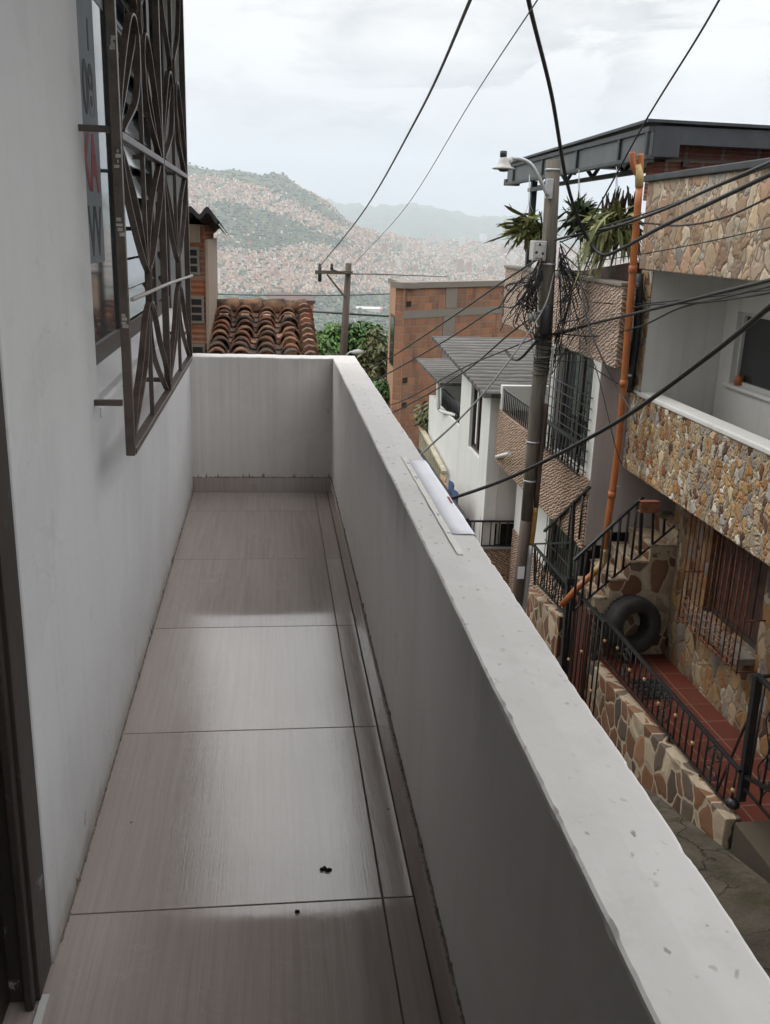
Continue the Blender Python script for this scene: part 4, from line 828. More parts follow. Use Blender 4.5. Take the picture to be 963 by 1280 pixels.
lg = thing('window_cage', 'wavy black grille over the ground floor window of the brown house', 'grille', (3.74, 10.4, -3.0))
for k in range(14):
    y = 10.42+1.36*k/13; MB().tube([(3.735, y+.02*math.sin(j*1.1+k), -3.02+1.34*j/18) for j in range(19)], .006, 5).build('bar', M['black_iron'], lg)
for z in (-3.0, -2.35, -1.72): MB().tube([(3.725, 10.4, z), (3.725, 11.8, z)], .007, 6).build('cross_bar', M['black_iron'], lg)
for k, (px_, py_) in enumerate(((700, 572), (722, 590))): pass
MB()
b = MB().tube([ax(621, 571, 3.38), ax(637, 567, 3.15)], .028, 8); tag(b.build('overflow_pipe', M['house_white']), 'short pale overflow pipe poking out of the brown stucco band', 'pipe')
# ================================================================== WHITE HOUSE
X3, Y3 = 3.30, 13.70
wh = thing('white_house', 'white house with grey side wall and grey roof, left of the utility pole', 'house', (X3, 15.5, -5))
b = MB(); b.wall('x', X3, .2, Y3, 15.95, -6, -.66, [(14.28, 15.12, -1.80, -.70)]); b.wall('x', X3, .2, 15.951, 19.2, -6, -1.62); b.build('front_wall', M['house_white'], wh, bevel=.006)
b = MB(); b.wall('y', Y3+.001, .2, X3+.2, 6.5, -2.72, -.66); b.box(X3+.25, 6.5, Y3+.7, Y3+.9, -6, -2.72); b.build('side_wall', M['house_grey'], wh)
fr = frame_rect(X3+.05, 14.28, 15.12, -1.80, -.70, .045, .05); fr.box(X3+.05, X3+.1, 14.66, 14.70, -1.75, -.74); fr = fr.build('window', M['window_frame'], wh)
MB().box(X3+.08, X3+.088, 14.325, 15.075, -1.755, -.745).build('pane', M['glass_far'], fr)
for y in (14.45, 14.86): MB().box(X3+.072, X3+.078, y, y+.09, -1.7, -.76).build('curtain', M['curtain'], fr)
def slope(b, x0, x1, y0, z0, y1, z1, th=.07): return b._add([(x0, y0, z0-th), (x1, y0, z0-th), (x1, y1, z1-th), (x0, y1, z1-th), (x0, y0, z0), (x1, y0, z0), (x1, y1, z1), (x0, y1, z1)], [(3, 2, 1, 0), (4, 5, 6, 7), (0, 1, 5, 4), (1, 2, 6, 5), (2, 3, 7, 6), (3, 0, 4, 7)])
b = slope(MB(), 3.14, 7.5, 13.5, -.63, 18.3, -.30); b.build('roof', M['roof_grey'], wh, bevel=.01)
b = slope(MB(), 3.14, 5.5, 17.2, -1.05, 20.2, -.98, .06); b.build('porch_roof', M['roof_grey'], wh, bevel=.01)
b = MB(); b.box(4.5, 4.7, 15.95, 19.2, -6, -.75); b.box(X3+.201, 4.5, 15.951, 16.1, -1.62, -.72); b.build('back_wall', M['house_grey'], wh)
MB().tube(spline([ax(548, 473, 3.2), ax(548, 505, 3.2), ax(552, 514, 3.25), ax(575, 520, 3.4)], 4), .035, 8).build('gutter_pipe', M['white_frame'], wh)
b = MB(); b.box(X3+.012, X3+.8, 17.95, 18.1, -2.0, -1.05); b.build('porch_post', M['house_white'], wh)
railing('balcony_railing', 'black railing on the porch of the white house', (X3+.05, 16.05, -1.30), (X3+.05, 18.0, -1.30), (X3+.05, 16.05, -1.62), (X3+.05, 18.0, -1.62), 14, r_=.018, top_w=.05)
fr = frame_rect(X3-.045, 14.5, 15.25, -4.6, -2.95, .05, .04).build('door', M['window_frame'], wh); MB().box(X3-.02, X3-.012, 14.55, 15.2, -4.55, -3.0).build('door_leaf', M['dark_void'], fr)
# dark barred opening under the grey wall, on its low wall
lw = thing('low_wall', 'low brown wall with a dark barred opening under the grey side wall', 'wall', (3.5, 13.6, -4.9))
b = MB(); b.box(2.95, 4.4, 13.62, 13.74, -5.2, -3.13); b.build('base', M['stucco2'], lw, bevel=.01)
b = MB(); b.box(2.93, 4.42, 13.6, 13.76, -3.128, -3.09); b.build('coping', M['concrete'], lw, bevel=.006)
b = MB(); b.box(3.30, 4.2, 13.86, 13.9, -3.2, -2.66); b.build('opening', M['dark_void'], lw)
railing('bar_railing', 'black bar railing on the low brown wall under the grey side wall', (2.95, 13.66, -2.66), (4.3, 13.66, -2.68), (2.95, 13.66, -3.07), (4.3, 13.66, -3.07), 10, r_=.010, top_w=.035)
b = MB(); b.box(3.48, 3.52, 13.82, 13.84, -3.1, -2.70); b.box(3.56, 3.62, 13.82, 13.84, -3.1, -2.70); tag(b.build('hanging_curtain', M['curtain']), 'pale strips of curtain behind the bar railing', 'curtain')
b = MB(); b._add([(3.296, 10.9, -4.1), (3.9, 10.9, -4.1), (3.9, 13.6, -4.3), (3.296, 13.6, -4.3), (3.296, 10.9, -3.55), (3.9, 10.9, -3.55), (3.9, 13.6, -3.75), (3.296, 13.6, -3.75)], [(3, 2, 1, 0), (4, 5, 6, 7), (0, 1, 5, 4), (1, 2, 6, 5), (2, 3, 7, 6), (3, 0, 4, 7)]); tag(b.build('landing', M['treads']), 'brown flagged landing beyond the foot of the utility pole', 'landing')
# further down: cream balcony, railing with washing, plants
bc = thing('cream_balcony', 'cream balustrade with slim balusters below the white porch', 'balcony', (3.2, 19.5, -3.3))
p0, p1 = ax(526, 533, 3.2), ax(556, 590, 3.2)
M['cream'] = plain('cream_balustrade_paint', (.42, .38, .28), .8, .2, 8)
MB().bar(p0, p1, .09, .05).build('rail', M['cream'], bc)
for i in range(14):
    a = lerp(p0, p1, (i+.5)/14); MB().bar(a, a-Vector((0, 0, .62)), .045).build('baluster', M['cream'], bc)
MB().bar(p0-Vector((0, 0, .66)), p1-Vector((0, 0, .66)), .12, .1).build('plinth', M['cream'], bc)
sr = railing('stair_rail', 'dark sloping stair rail descending beside the cream balustrade', ax(523, 562, 2.95), ax(584, 650, 2.95), ax(520, 585, 2.95), ax(580, 700, 2.95), 12, r_=.011, top_w=.05)
for k, (x0, y0, x1, y1, mt, lb) in enumerate(((553, 592, 563, 606, 'pvc', 'tan cloth hung over the dark stair rail'), (563, 600, 573, 618, None, 'dark blue cloth hung over the dark stair rail'), (566, 622, 573, 640, 'redink', 'red cloth hanging low beside the dark stair rail'))):
    if mt is None: M['bluecloth'] = plain('blue_cloth', (.02, .045, .11), .9, .3, 9); mt = 'bluecloth'
    if mt == 'pvc': M['tancloth'] = plain('tan_cloth', (.30, .19, .11), .9, .3, 9); mt = 'tancloth'
    a, d = ax(x0, y0, 3.0), ax(x1, y1, 3.0); b = MB(); vs = []
    for i in range(9):
        y = a.y+(d.y-a.y)*i/8 if abs(d.y-a.y) > .05 else a.y-.04*i
        for z in (a.z, a.z-.35, a.z-.75): vs.append((3.0+.035*math.sin(i*1.5+z*3), y, z-.1*i/8))
    b._add(vs, [(i*3+j, i*3+j+1, i*3+4+j, i*3+3+j) for i in range(8) for j in range(2)], True)
    o = b.build('cloth', M[mt], fix=False); tag(o, lb, 'cloth'); md = o.modifiers.new('solid', 'SOLIDIFY'); md.thickness = .01
# ================================================================== NEIGHBOURS BEYOND THE FAR PARAPET
nb = thing('brick_neighbour', 'narrow hollow clay block building with a corrugated roof edge beyond the balcony end', 'house', (-1.5, 8.5, -6))
xr = -.545
b = MB()
b.box(-3.2, -.565, 8.5, 9.9, -7, 1.62); b.build('wall', M['brick_hollow'], nb)
b = MB(); b.box(-.5645, xr+.012, 8.475, 9.9, -7, 1.50); b.build('corner_column', M['column_mortar'], nb, bevel=.012)
b = MB(); b.box(-3.2, -.60, 8.48, 8.498, 1.47, 1.62); b.build('mortar_band', M['column_mortar'], nb)
for k in range(5):
    z = 1.32-.415*k; x = -.685+.03*(k > 0)
    vb = MB().box(x-.065, x+.075, 8.478, 8.4985, z-.115, z+.115).build('vent_block', M['block_wall'], nb)
    for j in range(3): MB().box(x-.045, x+.055, 8.4745, 8.4775, z-.095+.068*j, z-.045+.068*j).build('vent_hole', M['dark_void'], vb)
b = MB(); vs = []; nw = 90; xp_ = ay(259, 258, 8.14); x_end = ay(272, 287, 8.14).x
for i in range(nw+1):
    x = -1.9+(x_end+1.9)*i/nw; ph = (x-xp_.x)/.135; wv = .032*(math.cos(2*math.pi*ph)-1); drop = 0 if ph < .25 else -.9*(x-xp_.x-.034)
    for y, dz in ((8.14, 0), (10.2, -.12)): vs += [(x, y, xp_.z+wv+dz+drop), (x, y, xp_.z-.05+wv*.8+dz+drop)]
for i in range(nw):
    a, c_ = i*4, i*4+4; b._add([vs[a], vs[a+2], vs[c_+2], vs[c_]], [(0, 1, 2, 3)], True); b._add([vs[a+1], vs[c_+1], vs[c_+3], vs[a+3]], [(0, 1, 2, 3)], True); b._add([vs[a], vs[c_], vs[c_+1], vs[a+1]], [(0, 1, 2, 3)])
b.build('corrugated_roof', M['roof_sheet_dark'], nb)
tr_ = thing('tiled_roof_house', 'low house with a weathered barrel tiled roof just beyond the balcony end', 'house', (0, 9, -6))
RZ = lambda y: .80-.16*(9.7-y)
pal = [(.30, .135, .07), (.24, .095, .05), (.18, .08, .048), (.36, .19, .11), (.15, .085, .06), (.11, .075, .06)]
b = MB()
for row in range(16):
    y1 = 9.68-.185*row; y0 = y1-.24
    for ci in range(4):
        xc = -.457+.21*ci; b.col = rnd.choice(pal)+(1,); n_ = 9; jx, jz, sk = rnd.uniform(-.012, .012), rnd.uniform(-.004, .008), rnd.uniform(-.015, .015)
        vs = []
        for y, rr, dz in ((y1, .066, .0), (y0, .088, .024)):
            for th in (0, .016):
                for i in range(n_+1):
                    a = math.pi*i/n_; vs.append((xc+jx+sk*(y1-y)/.2+(rr-th)*math.cos(a), y, RZ(y)+jz+dz+(rr-th)*.95*math.sin(a)))
        k = n_+1; f = []
        for i in range(n_): f += [(i, i+1, 2*k+i+1, 2*k+i), (k+i, 3*k+i, 3*k+i+1, k+i+1), (2*k+i, 2*k+i+1, 3*k+i+1, 3*k+i)]
        b._add(vs, f, True)
        if ci < 4 or True:
            b.col = rnd.choice(pal[2:])+(1,); xp = xc+.105; vs = []
            for y, rr, dz in ((y1, .06, .0), (y0, .052, .012)):
                for i in range(7): a = math.pi*i/6; vs.append((xp+rr*math.cos(a), y, RZ(y)+.035+dz-rr*.7*math.sin(a)))
            b._add(vs, [(i, i+7, i+8, i+1) for i in range(6)], True)
b.build('roof', M['clay'], tr_, col=True)
b = MB(); b.box(-.62, .345, 7.2, 9.9, -6, .30); b._add([(-.62, 9.60, .3), (.345, 9.6, .3), (.345, 9.9, .3), (-.62, 9.9, .3), (-.62, 9.66, RZ(9.7)-.04), (.345, 9.66, RZ(9.7)-.04), (.345, 9.9, RZ(9.7)-.04), (-.62, 9.9, RZ(9.7)-.04)], [(3, 2, 1, 0), (4, 5, 6, 7), (0, 1, 5, 4), (1, 2, 6, 5), (2, 3, 7, 6), (3, 0, 4, 7)]); b.build('wall', M['pale_brick'], tr_)
b = MB(); b.col = (.3, .17, .1, 1)
for i in range(4): b.tube([(-.56+.225*i, 9.72, RZ(9.7)+.045+rnd.uniform(-.006, .006)), (-.31+.225*i, 9.72, RZ(9.7)+.06+rnd.uniform(-.006, .006))], [.07, .082], 10)
b.build('ridge_tiles', M['clay'], tr_, col=True)
b = MB(); b.col = (.30, .13, .07, 1)
for row in range(14):
    y1 = 9.66-.185*row; b.col = rnd.choice(pal)+(1,); b.tube([(.335, y1, RZ(y1)+.05), (.335, y1-.22, RZ(y1-.22)+.07)], [.06, .08], 9)
b.build('verge_tiles', M['clay'], tr_, col=True)
# red block a little further down the slope
p, q = ay(341, 379, 60), ay(390, 380, 60)
M['redwall'] = plain('red_painted_wall', (.33, .10, .065), .85, .25, .6); M['orangewall'] = plain('salmon_painted_wall', (.45, .19, .12), .85, .2, .6)
rb = thing('red_building', 'long red walled building below, behind the barrel tiled roof', 'building', (2, 60, -17))
MB().box(p.x, q.x-.55, 60, 66, -20, p.z).build('wall', M['redwall'], rb); MB().box(q.x-.549, q.x+.1, 59.9, 66, -20, p.z+.05).build('end_wall', M['orangewall'], rb)
MB().box(p.x-.3, q.x+.2, 59.6, 66.2, p.z+.06, p.z+.25).build('roof_edge', M['shutter'], rb)
for k in range(3): MB().box(q.x-.36, q.x-.10, 59.87, 59.9, p.z-1.2-1.2*k, p.z-.5-1.2*k).build('window', M['dark_void'], rb)
# brick house beyond the white house
KY = 22.
c0, c1, c2 = ay(505, 358, KY), ay(675, 343, 25.4), ay(488, 352, 24.3)
bk = thing('brick_house', 'tall raw brick house with cement bands beyond the white house', 'house', (c0.x, c0.y, -8))
def skew_wall(b, a, c, z0, z1a, z1c, th):
    a, c = Vector(a), Vector(c); d = (c-a); d.z = 0; nrm = Vector((-d.y, d.x, 0)).normalized()*th
    P = [(a.x, a.y, z0), (c.x, c.y, z0), (c.x+nrm.x, c.y+nrm.y, z0), (a.x+nrm.x, a.y+nrm.y, z0)]
    Q = [(a.x, a.y, z1a), (c.x, c.y, z1c), (c.x+nrm.x, c.y+nrm.y, z1c), (a.x+nrm.x, a.y+nrm.y, z1a)]
    return b.hexa(P, Q)
def along(a, c, u, v, off):                        # point on a wall face, off metres proud of it
    a, c = Vector(a), Vector(c); d = c-a; d.z = 0; nrm = Vector((d.y, -d.x, 0)).normalized()*off; p = a.lerp(c, u); return Vector((p.x+nrm.x, p.y+nrm.y, v))
zt_, zb = c0.z-.05, -9
skew_wall(MB(), c0, c1, zb, zt_, zt_, .25).build('street_wall', M['brick_far'], bk)
skew_wall(MB(), c2, c0-(c0-c2)*.004, zb, zt_, zt_, .03).build('end_wall', M['pale_brick'], bk)
def strip(b, a, c, u0, u1, z0, z1, off, th=.02):
    P = [along(a, c, u0, z0, off), along(a, c, u1, z0, off), along(a, c, u1, z0, off-th), along(a, c, u0, z0, off-th)]; Q = [Vector((p_.x, p_.y, z1)) for p_ in P]; return b.hexa(P, Q)
strip(MB(), c0, c1, -.015, 1.02, zt_+.005, zt_+.14, .05, .38).build('coping', M['block_wall'], bk); strip(MB(), c2, c0, -.02, 1.0, zt_+.006, zt_+.13, .05, .38).build('coping', M['block_wall'], bk)
z_mid = ay(560, 392, KY+.8).z
strip(MB(), c0, c1, .0, 1., z_mid-.08, z_mid+.10, .012).build('cement_band', M['block_wall'], bk)
for u0, u1, za, zb_ in ((.28, .36, z_mid+.11, zt_), (.27, .35, z_mid-2.4, z_mid-.09)): strip(MB(), c0, c1, u0, u1, za, zb_, .014).build('cement_column', M['block_wall'], bk)
for k, (u, z) in enumerate(((.02, zt_-.42), (.33, zt_-.52), (.015, z_mid-1.6), (.015, z_mid-2.2))): strip(MB(), c0, c1, u, u+.03, z, z+.13, .01).build('open_block', M['dark_void'], bk)
for k in range(2):
    z1 = zt_-.72-2.55*k
    fr = strip(MB(), c2, c0, .18, .86, z1-1.25, z1, .02).build('window', M['window_frame'], bk)
    for u0, u1 in ((.22, .49), (.54, .82)): strip(MB(), c2, c0, u0, u1, z1-1.20, z1-.05, .03).build('pane', M['glass_far'], fr)
# ================================================================== TREE AND SHRUBS
def leaf_cloud(b, centre, rad, n_, size, seed, shell=.45, flat=.25):
    r_ = random.Random(seed); c = Vector(centre); lobes = []
    for i in range(16):
        d = Vector((r_.gauss(0, 1), r_.gauss(0, 1), r_.gauss(0, .9))).normalized(); lobes.append((Vector((d.x*rad[0]*.62, d.y*rad[1]*.62, d.z*rad[2]*.62)), r_.uniform(.32, .5), r_.uniform(-.2, .2)))
    for i in range(n_):
        lc, lr, lt = r_.choice(lobes); d = Vector((r_.gauss(0, 1), r_.gauss(0, 1), r_.gauss(0, 1))).normalized()*(r_.random()**shell)
        p = c+lc+Vector((d.x*rad[0]*lr, d.y*rad[1]*lr, d.z*rad[2]*lr*.8))
        ang = r_.uniform(0, 6.28); dirv = Vector((math.cos(ang), math.sin(ang), r_.uniform(-.9, .15))).normalized(); sdv = dirv.cross(Vector((0, 0, 1))).normalized()
        s_ = size*r_.uniform(.6, 1.35); dn = Vector((0, 0, -.18*s_))
        b.col = (min(1, max(0, .45+lt+r_.gauss(0, .2))),)*3+(1,)
        b._add([p, p+dirv*s_*.5+sdv*s_*.24+dn*.4, p+dirv*s_+dn*1.6, p+dirv*s_*.5-sdv*s_*.24+dn*.4], [(0, 1, 2, 3)])
def tree(name, label, base, top, rad, n_, size, mat, seed, group=None):
    base, top = Vector(base), Vector(top); t_ = thing(name, label, 'tree', tuple(base), group)
    b = MB(); b.tube(spline([base-Vector((0, 0, .4)), base.lerp(top, .5)+Vector((.1, 0, 0)), top], 5), [.2-.013*i for i in range(11)], 9)
    r_ = random.Random(seed)
    for i in range(7):
        a = r_.uniform(0, 6.28); s0 = base.lerp(top, r_.uniform(.55, .95)); e = top+Vector((math.cos(a)*rad[0]*.7, math.sin(a)*rad[1]*.7, r_.uniform(-.4, .6)*rad[2])); b.tube([s0, s0.lerp(e, .5)+Vector((0, 0, .15)), e], [.08, .05, .02], 6)
    b.build('trunk', M['bark'], t_); b = MB(); leaf_cloud(b, top, rad, n_, size, seed); b.build('crown', M[mat], t_, col=True, fix=False)
    return t_
gz = lambda x, y: float(terr(x, y))
c = ay(437, 452, 30); tree('tree', 'dense bright green tree behind the far wooden pole', (c.x, 30, gz(c.x, 30)), c, (1.5, 1.5, 1.5), 14000, .20, 'leaf', 11)
c = ay(471, 468, 26); tree('tree', 'duller olive tree beside the raw brick house', (c.x, 26, gz(c.x, 26)), c, (.62, .8, 1.5), 4200, .17, 'leaf_dry', 12)
c = ay(405, 455, 28); tree('shrub', 'small dark shrub at the left foot of the bright green tree', (c.x, 28, gz(c.x, 28)), c, (.5, .6, .8), 2200, .16, 'leaf', 15)
c = ay(478, 505, 24); tree('shrub', 'light green bush low beside the raw brick house wall', (c.x, 24, gz(c.x, 24)), c, (.5, .7, .7), 2200, .16, 'leaf', 16)
pl_ = ax(535, 520, 3.35); t_ = thing('potted_shrub', 'dark leafy shrub on the porch beside the cream balustrade', 'plant', tuple(pl_-Vector((0, 0, .5))))
b = MB(); leaf_cloud(b, pl_, (.3, .5, .42), 700, .13, 21); b.build('foliage', M['leaf_dry'], t_, col=True, fix=False); MB().tube([pl_-Vector((0, 0, .8)), pl_], .03, 6).build('stem', M['bark'], t_)
# ================================================================== POLES AND LAMPS
PY = 10.2
PP = [ay(x, y, PY) for x, y in ((692, 200), (686, 320), (680, 432), (671, 507), (666, 560), (658, 650), (647, 750))]
def pole_at(y):
    ys_ = (200, 320, 432, 507, 560, 650, 750); k = max(i for i in range(6) if ys_[i] <= max(y, 200)); return PP[k].lerp(PP[k+1], (y-ys_[k])/(ys_[k+1]-ys_[k]))
pt, pb = PP[0], PP[-1]; foot = pb+(pb-PP[-2])*1.0
ut = thing('utility_pole', 'leaning weathered concrete utility pole in front of the brown house', 'pole', (foot.x, PY, foot.z))
MB().tube([PP[5], PP[4], PP[3], PP[2], PP[1], PP[0]], [.066, .074, .082, .086, .080, .074], 10).build('shaft', M['pole'], ut)
MB().tube([foot, pb, PP[5]], [.07, .068, .067], 10).build('painted_base', M['pole_paint'], ut)
for yy in (212, 330, 445, 552, 600):
    c = pole_at(yy); rb_ = float(np.interp(yy, (200, 432, 560, 650), (.074, .086, .074, .066)))+.001; MB().lathe([(rb_, -.010), (rb_+.005, -.010), (rb_+.005, .010), (rb_, .010)], 16, Matrix.Translation(c), closed=True).build('steel_band', M['galv'], ut)
c = ay(652, 716, PY-.08); MB().box(c.x-.045, c.x+.035, PY-.085, PY-.080, c.z-.075, c.z+.075).build('pole_label', M['paper'], ut)
MB().tube(spline([ay(683, 505, PY-.03), ay(677, 560, PY-.03), ay(670, 636, PY-.03)], 4), .030, 10).build('conduit', M['pole_paint'], ut)
MB().tube(spline([ay(670, 634, PY-.03), ay(667, 660, PY-.03), ay(664, 682, PY-.03)], 4), .031, 10).build('conduit', M['gold'], ut)
MB().tube(spline([ay(664, 681, PY-.03), ay(657, 745, PY-.03), ay(650, 800, PY-.03)], 4), .031, 10).build('conduit', M['galv'], ut)
c = ay(673, 313, PY-.02); bx = MB().box(c.x-.085, c.x+.06, PY-.13, PY+.03, c.z-.105, c.z+.10).build('junction_box', M['lampgrey'], ut, bevel=.01)
MB().box(c.x-.06, c.x+.035, PY-.142, PY-.131, c.z-.08, c.z+.07).build('lid', M['lampgrey'], bx, bevel=.006)
for dx, dz in ((-.05, -.02), (.02, -.03), (-.02, .06)): MB().lathe([(0, -.02), (.014, -.02), (.014, 0), (0, 0)], 10, Matrix.Translation((c.x+dx, PY-.142, c.z+dz)) @ Matrix.Rotation(R(90), 4, 'X')).build('screw', M['cable'], bx)
lp_ = thing('street_lamp', 'grey street lamp on a curved arm at the top of the concrete utility pole', 'street lamp', tuple(ay(687, 235, PY-.1)))
MB().tube(spline([ay(685, 245, PY-.12), ay(674, 222, PY-.13), ay(664, 206, PY-.14), ay(652, 199, PY-.15), ay(640, 198, PY-.16)], 6), .021, 10).build('arm', M['galv'], lp_)
c = ay(687, 236, PY-.1); MB().box(c.x-.035, c.x+.035, PY-.12, PY-.06, c.z-.10, c.z+.10).build('bracket', M['galv'], lp_, bevel=.006)
c = ay(630, 208, PY-.16); hd = Matrix.Translation(c)
MB().lathe([(.0, -.018), (.07, -.03), (.115, -.028), (.12, -.018), (.075, .0), (.058, .04), (.05, .075), (.035, .088), (0, .09)], 20, hd).build('head', M['lampgrey'], lp_)
MB().lathe([(0, 0), (.036, 0), (.036, .055), (.03, .06), (0, .06)], 14, Matrix.Translation(c+Vector((-.012, 0, .09)))).build('photocell', M['canopy'], lp_)
MB().lathe([(.0, -.055), (.04, -.05), (.06, -.032), (.0, -.03)], 14, hd).build('lens', M['glass_far'], lp_)
MB().tube([ay(640, 199, PY-.16), ay(634, 203, PY-.16)], [.03, .036], 10).build('socket', M['lampgrey'], lp_)
FY = 26.
fp = thing('far_pole', 'slim dark utility pole with one crossarm in front of the green tree', 'pole', (ay(430, 440, FY).x, FY, gz(2, FY)))
a, c = ay(436, 329, FY), ay(429.5, 442, FY); MB().tube([c+(c-a)*2., c, a], [.13, .105, .085], 10).build('shaft', M['pole_paint'], fp)
xa = MB().bar(ay(394, 340, FY-.12), ay(441, 341, FY-.12), .09, .09).build('crossarm', M['bark'], fp)
for px_ in (400, 415): MB().lathe([(0, 0), (.03, .0), (.05, .05), (.03, .1), (.045, .14), (0, .2)], 10, Matrix.Translation(ay(px_, 338, FY-.12))).build('insulator', M['cable'], xa)
MB().bar(ay(409, 343, FY-.1), ay(431, 371, FY-.1), .05).build('brace', M['bark'], fp)
MB().tube([ay(400, 334, FY-.12), ay(400, 352, FY-.12)], .05, 8).build('fuse_link', M['cable'], fp)
ml = thing('street_lamp', 'small grey lamp head on a bent arm low on the far pole', 'street lamp', tuple(ay(432, 443, FY-.1)))
MB().tube(spline([ay(432, 446, FY-.1), ay(437, 441, FY-.2), ay(444, 439, FY-.3)], 4), .03, 8).build('arm', M['galv'], ml)
c = ay(448, 440, FY-.3); MB().lathe([(0, -.05), (.16, -.05), (.12, .06), (0, .1)], 12, Matrix.Translation(c) @ Matrix.Diagonal((1.2, .7, .8, 1))).build('head', M['lampgrey'], ml)
# ================================================================== HANGING FERNS
def fern(name, label, px, py, Y, size, n_, mat, hang_py, seed, droop=.5, ball=.4, wide=.05):
    c = ay(px, py, Y); t_ = thing(name, label, 'plant', tuple(c)); r_ = random.Random(seed)
    b = MB()
    cl = [(r_.uniform(0, 6.28), r_.uniform(-.4, 1.2), r_.uniform(.6, 1.15)) for _ in range(9)]
    for i in range(n_):
        ca, ce, cl_ = r_.choice(cl); a = ca+r_.gauss(0, .38); el = ce+r_.gauss(0, .35); L = size*cl_*r_.uniform(.45, 1.1); dr = droop*r_.uniform(.3, 2.4)
        d = Vector((math.cos(a)*math.cos(el), math.sin(a)*math.cos(el), math.sin(el))); sdv = (d.cross(Vector((0, 0, 1)))+Vector((r_.gauss(0, .3), r_.gauss(0, .3), r_.gauss(0, .5)))).normalized(); o_ = Vector((r_.gauss(0, .2), r_.gauss(0, .2), r_.gauss(0, .14)))*size
        b.col = (min(1, max(0, r_.gauss(.5, .25))),)*3+(1,); w0 = size*wide*r_.uniform(.5, 1.5); tw = r_.uniform(-.25, .25)
        P = [c+o_+d*(L*k/5)-Vector((0, 0, dr*L*(k/5)**2))+sdv*(tw*L*(k/5)**2) for k in range(6)]; W = [.45, .8, 1., 1.1, .9, .12]; vs = []
        for p, w_ in zip(P, W): vs += [p+sdv*w0*w_, p-sdv*w0*w_]
        b._add(vs, [(2*k, 2*k+1, 2*k+3, 2*k+2) for k in range(5)], False)
        for s2 in (-1, 1):
            if r_.random() < .7: p = P[3]; d2 = ((P[5]-P[3]).normalized()+sdv*s2*r_.uniform(.4, 1.)).normalized()*L*r_.uniform(.25, .45); b._add([p+sdv*w0*.6, p-sdv*w0*.6, p+d2+sdv*w0*.15, p+d2-sdv*w0*.15], [(0, 1, 3, 2)])
    b.build('fronds', M[mat], t_, col=True, fix=False)
    bb = MB(); rr = random.Random(seed+1)
    prof = [(0, -ball*size*.9), (ball*size*.6, -ball*size*.6), (ball*size, 0), (ball*size*.7, ball*size*.6), (0, ball*size*.8)]
    bb.lathe(prof, 12, Matrix.Translation(c)); bb.v = [tuple(Vector(v)+Vector((rr.gauss(0, .012), rr.gauss(0, .012), rr.gauss(0, .012)))) for v in bb.v]; bb.build('root_ball', M['moss_ball'], t_)
    h = ay(px, hang_py, Y); h.x = min(h.x, 9)
    for s_ in (-1, 1): MB().tube([c+Vector((s_*ball*size*.8, 0, ball*size*.3)), c.lerp(h, .45)+Vector((s_*.012, 0, 0)), h], .004, 5).build('hanging_wire', M['galv'], t_)
    return t_, c
fern('hanging_fern', 'pale staghorn fern hanging left of the pole top', 662, 286, 12.6, .40, 300, 'fern', 218, 31, .2, .36, .065)
t_, c = fern('hanging_fern', 'small dark hanging fern right of the pole top', 724, 272, 11., .30, 240, 'fern_dark', 212, 32, .25, .42, .075)
t_, c = fern('hanging_fern', 'largest hanging fern, brown topped, beside the orange drain pipe', 771, 280, 9.9, .34, 520, 'fern', 208, 33, .7, .34, .045)
b = MB(); r_ = random.Random(5)
for i in range(26):
    p = c+Vector((r_.uniform(-.14, .2), r_.uniform(-.12, .12), r_.uniform(.05, .15))); d = Vector((r_.uniform(-.25, .25), r_.uniform(-.2, .2), 1)).normalized()*r_.uniform(.12, .26); sdv = Vector((1, r_.uniform(-.4, .4), 0))*r_.uniform(.015, .03)
    b.hexa([p-sdv, p+sdv, p+sdv+Vector((0, .006, 0)), p-sdv+Vector((0, .006, 0))], [q_+d for q_ in (p-sdv*.2, p+sdv*.2, p+sdv*.2+Vector((0, .003, 0)), p-sdv*.2+Vector((0, .003, 0)))])
b.build('dry_shield_fronds', M['moss_ball'], t_)
# ================================================================== CABLES
def cable(label, P, rad, mat='cable', k=10, tail=()):
    pts = [ay(x, y, Y) for x, y, Y in P]+[Vector(q) for q in tail]
    pts = spline(pts, k) if len(pts) > 2 else pts
    if P[0][0] > 963 or P[0][1] < 0: pts = [pts[0]+(pts[0]-pts[1]).normalized()*9]+pts     # spans that leave the picture run on to the next support
    if (P[-1][0] > 963 or P[-1][1] < 0) and not tail: pts = pts+[pts[-1]+(pts[-1]-pts[-2]).normalized()*9]
    o = MB().tube(pts, rad, 8 if rad > .006 else 6).build('cable', M[mat]); return tag(o, label, 'cable', 'overhead cables of the street')
T = PY-.12
cable('black cable rising across the sky from the crossarm of the far pole', [(400, 333, FY-.12), (452, 268, 17), (520, 150, 10), (588, 0, 5.6), (600, -40, 5.2)], .011)
cable('thin grey cable crossing the sky right of the thicker far pole cable', [(442, 331, FY), (505, 262, 18), (590, 125, 11), (672, 0, 7), (690, -30, 6.5)], .006, 'cable_grey')
cable('thick black cable dropping past the pole top from the sky, then rising right', [(655, -40, 7.0), (663, 10, 7.3), (690, 120, 8.2), (708, 224, 9.0), (729, 288, 9.6), (751, 317, 9.5), (775, 312, 9.0), (830, 282, 7.8), (963, 218, 6.0), (1010, 195, 5.6)], .0175)
cable('thin wire slanting up across the roof canopy corner to the upper right sky', [(700, 330, T), (745, 264, 9.6), (805, 155, 8.6), (870, 50, 7.3), (905, -10, 6.6)], .008)
cable('thick black cable crossing the pale flagstone fascia to the top right', [(694, 300, T), (735, 290, 9.8), (770, 283, 9.2), (830, 262, 8.0), (890, 235, 7.0), (963, 203, 6.0), (1010, 182, 5.5)], .0135)
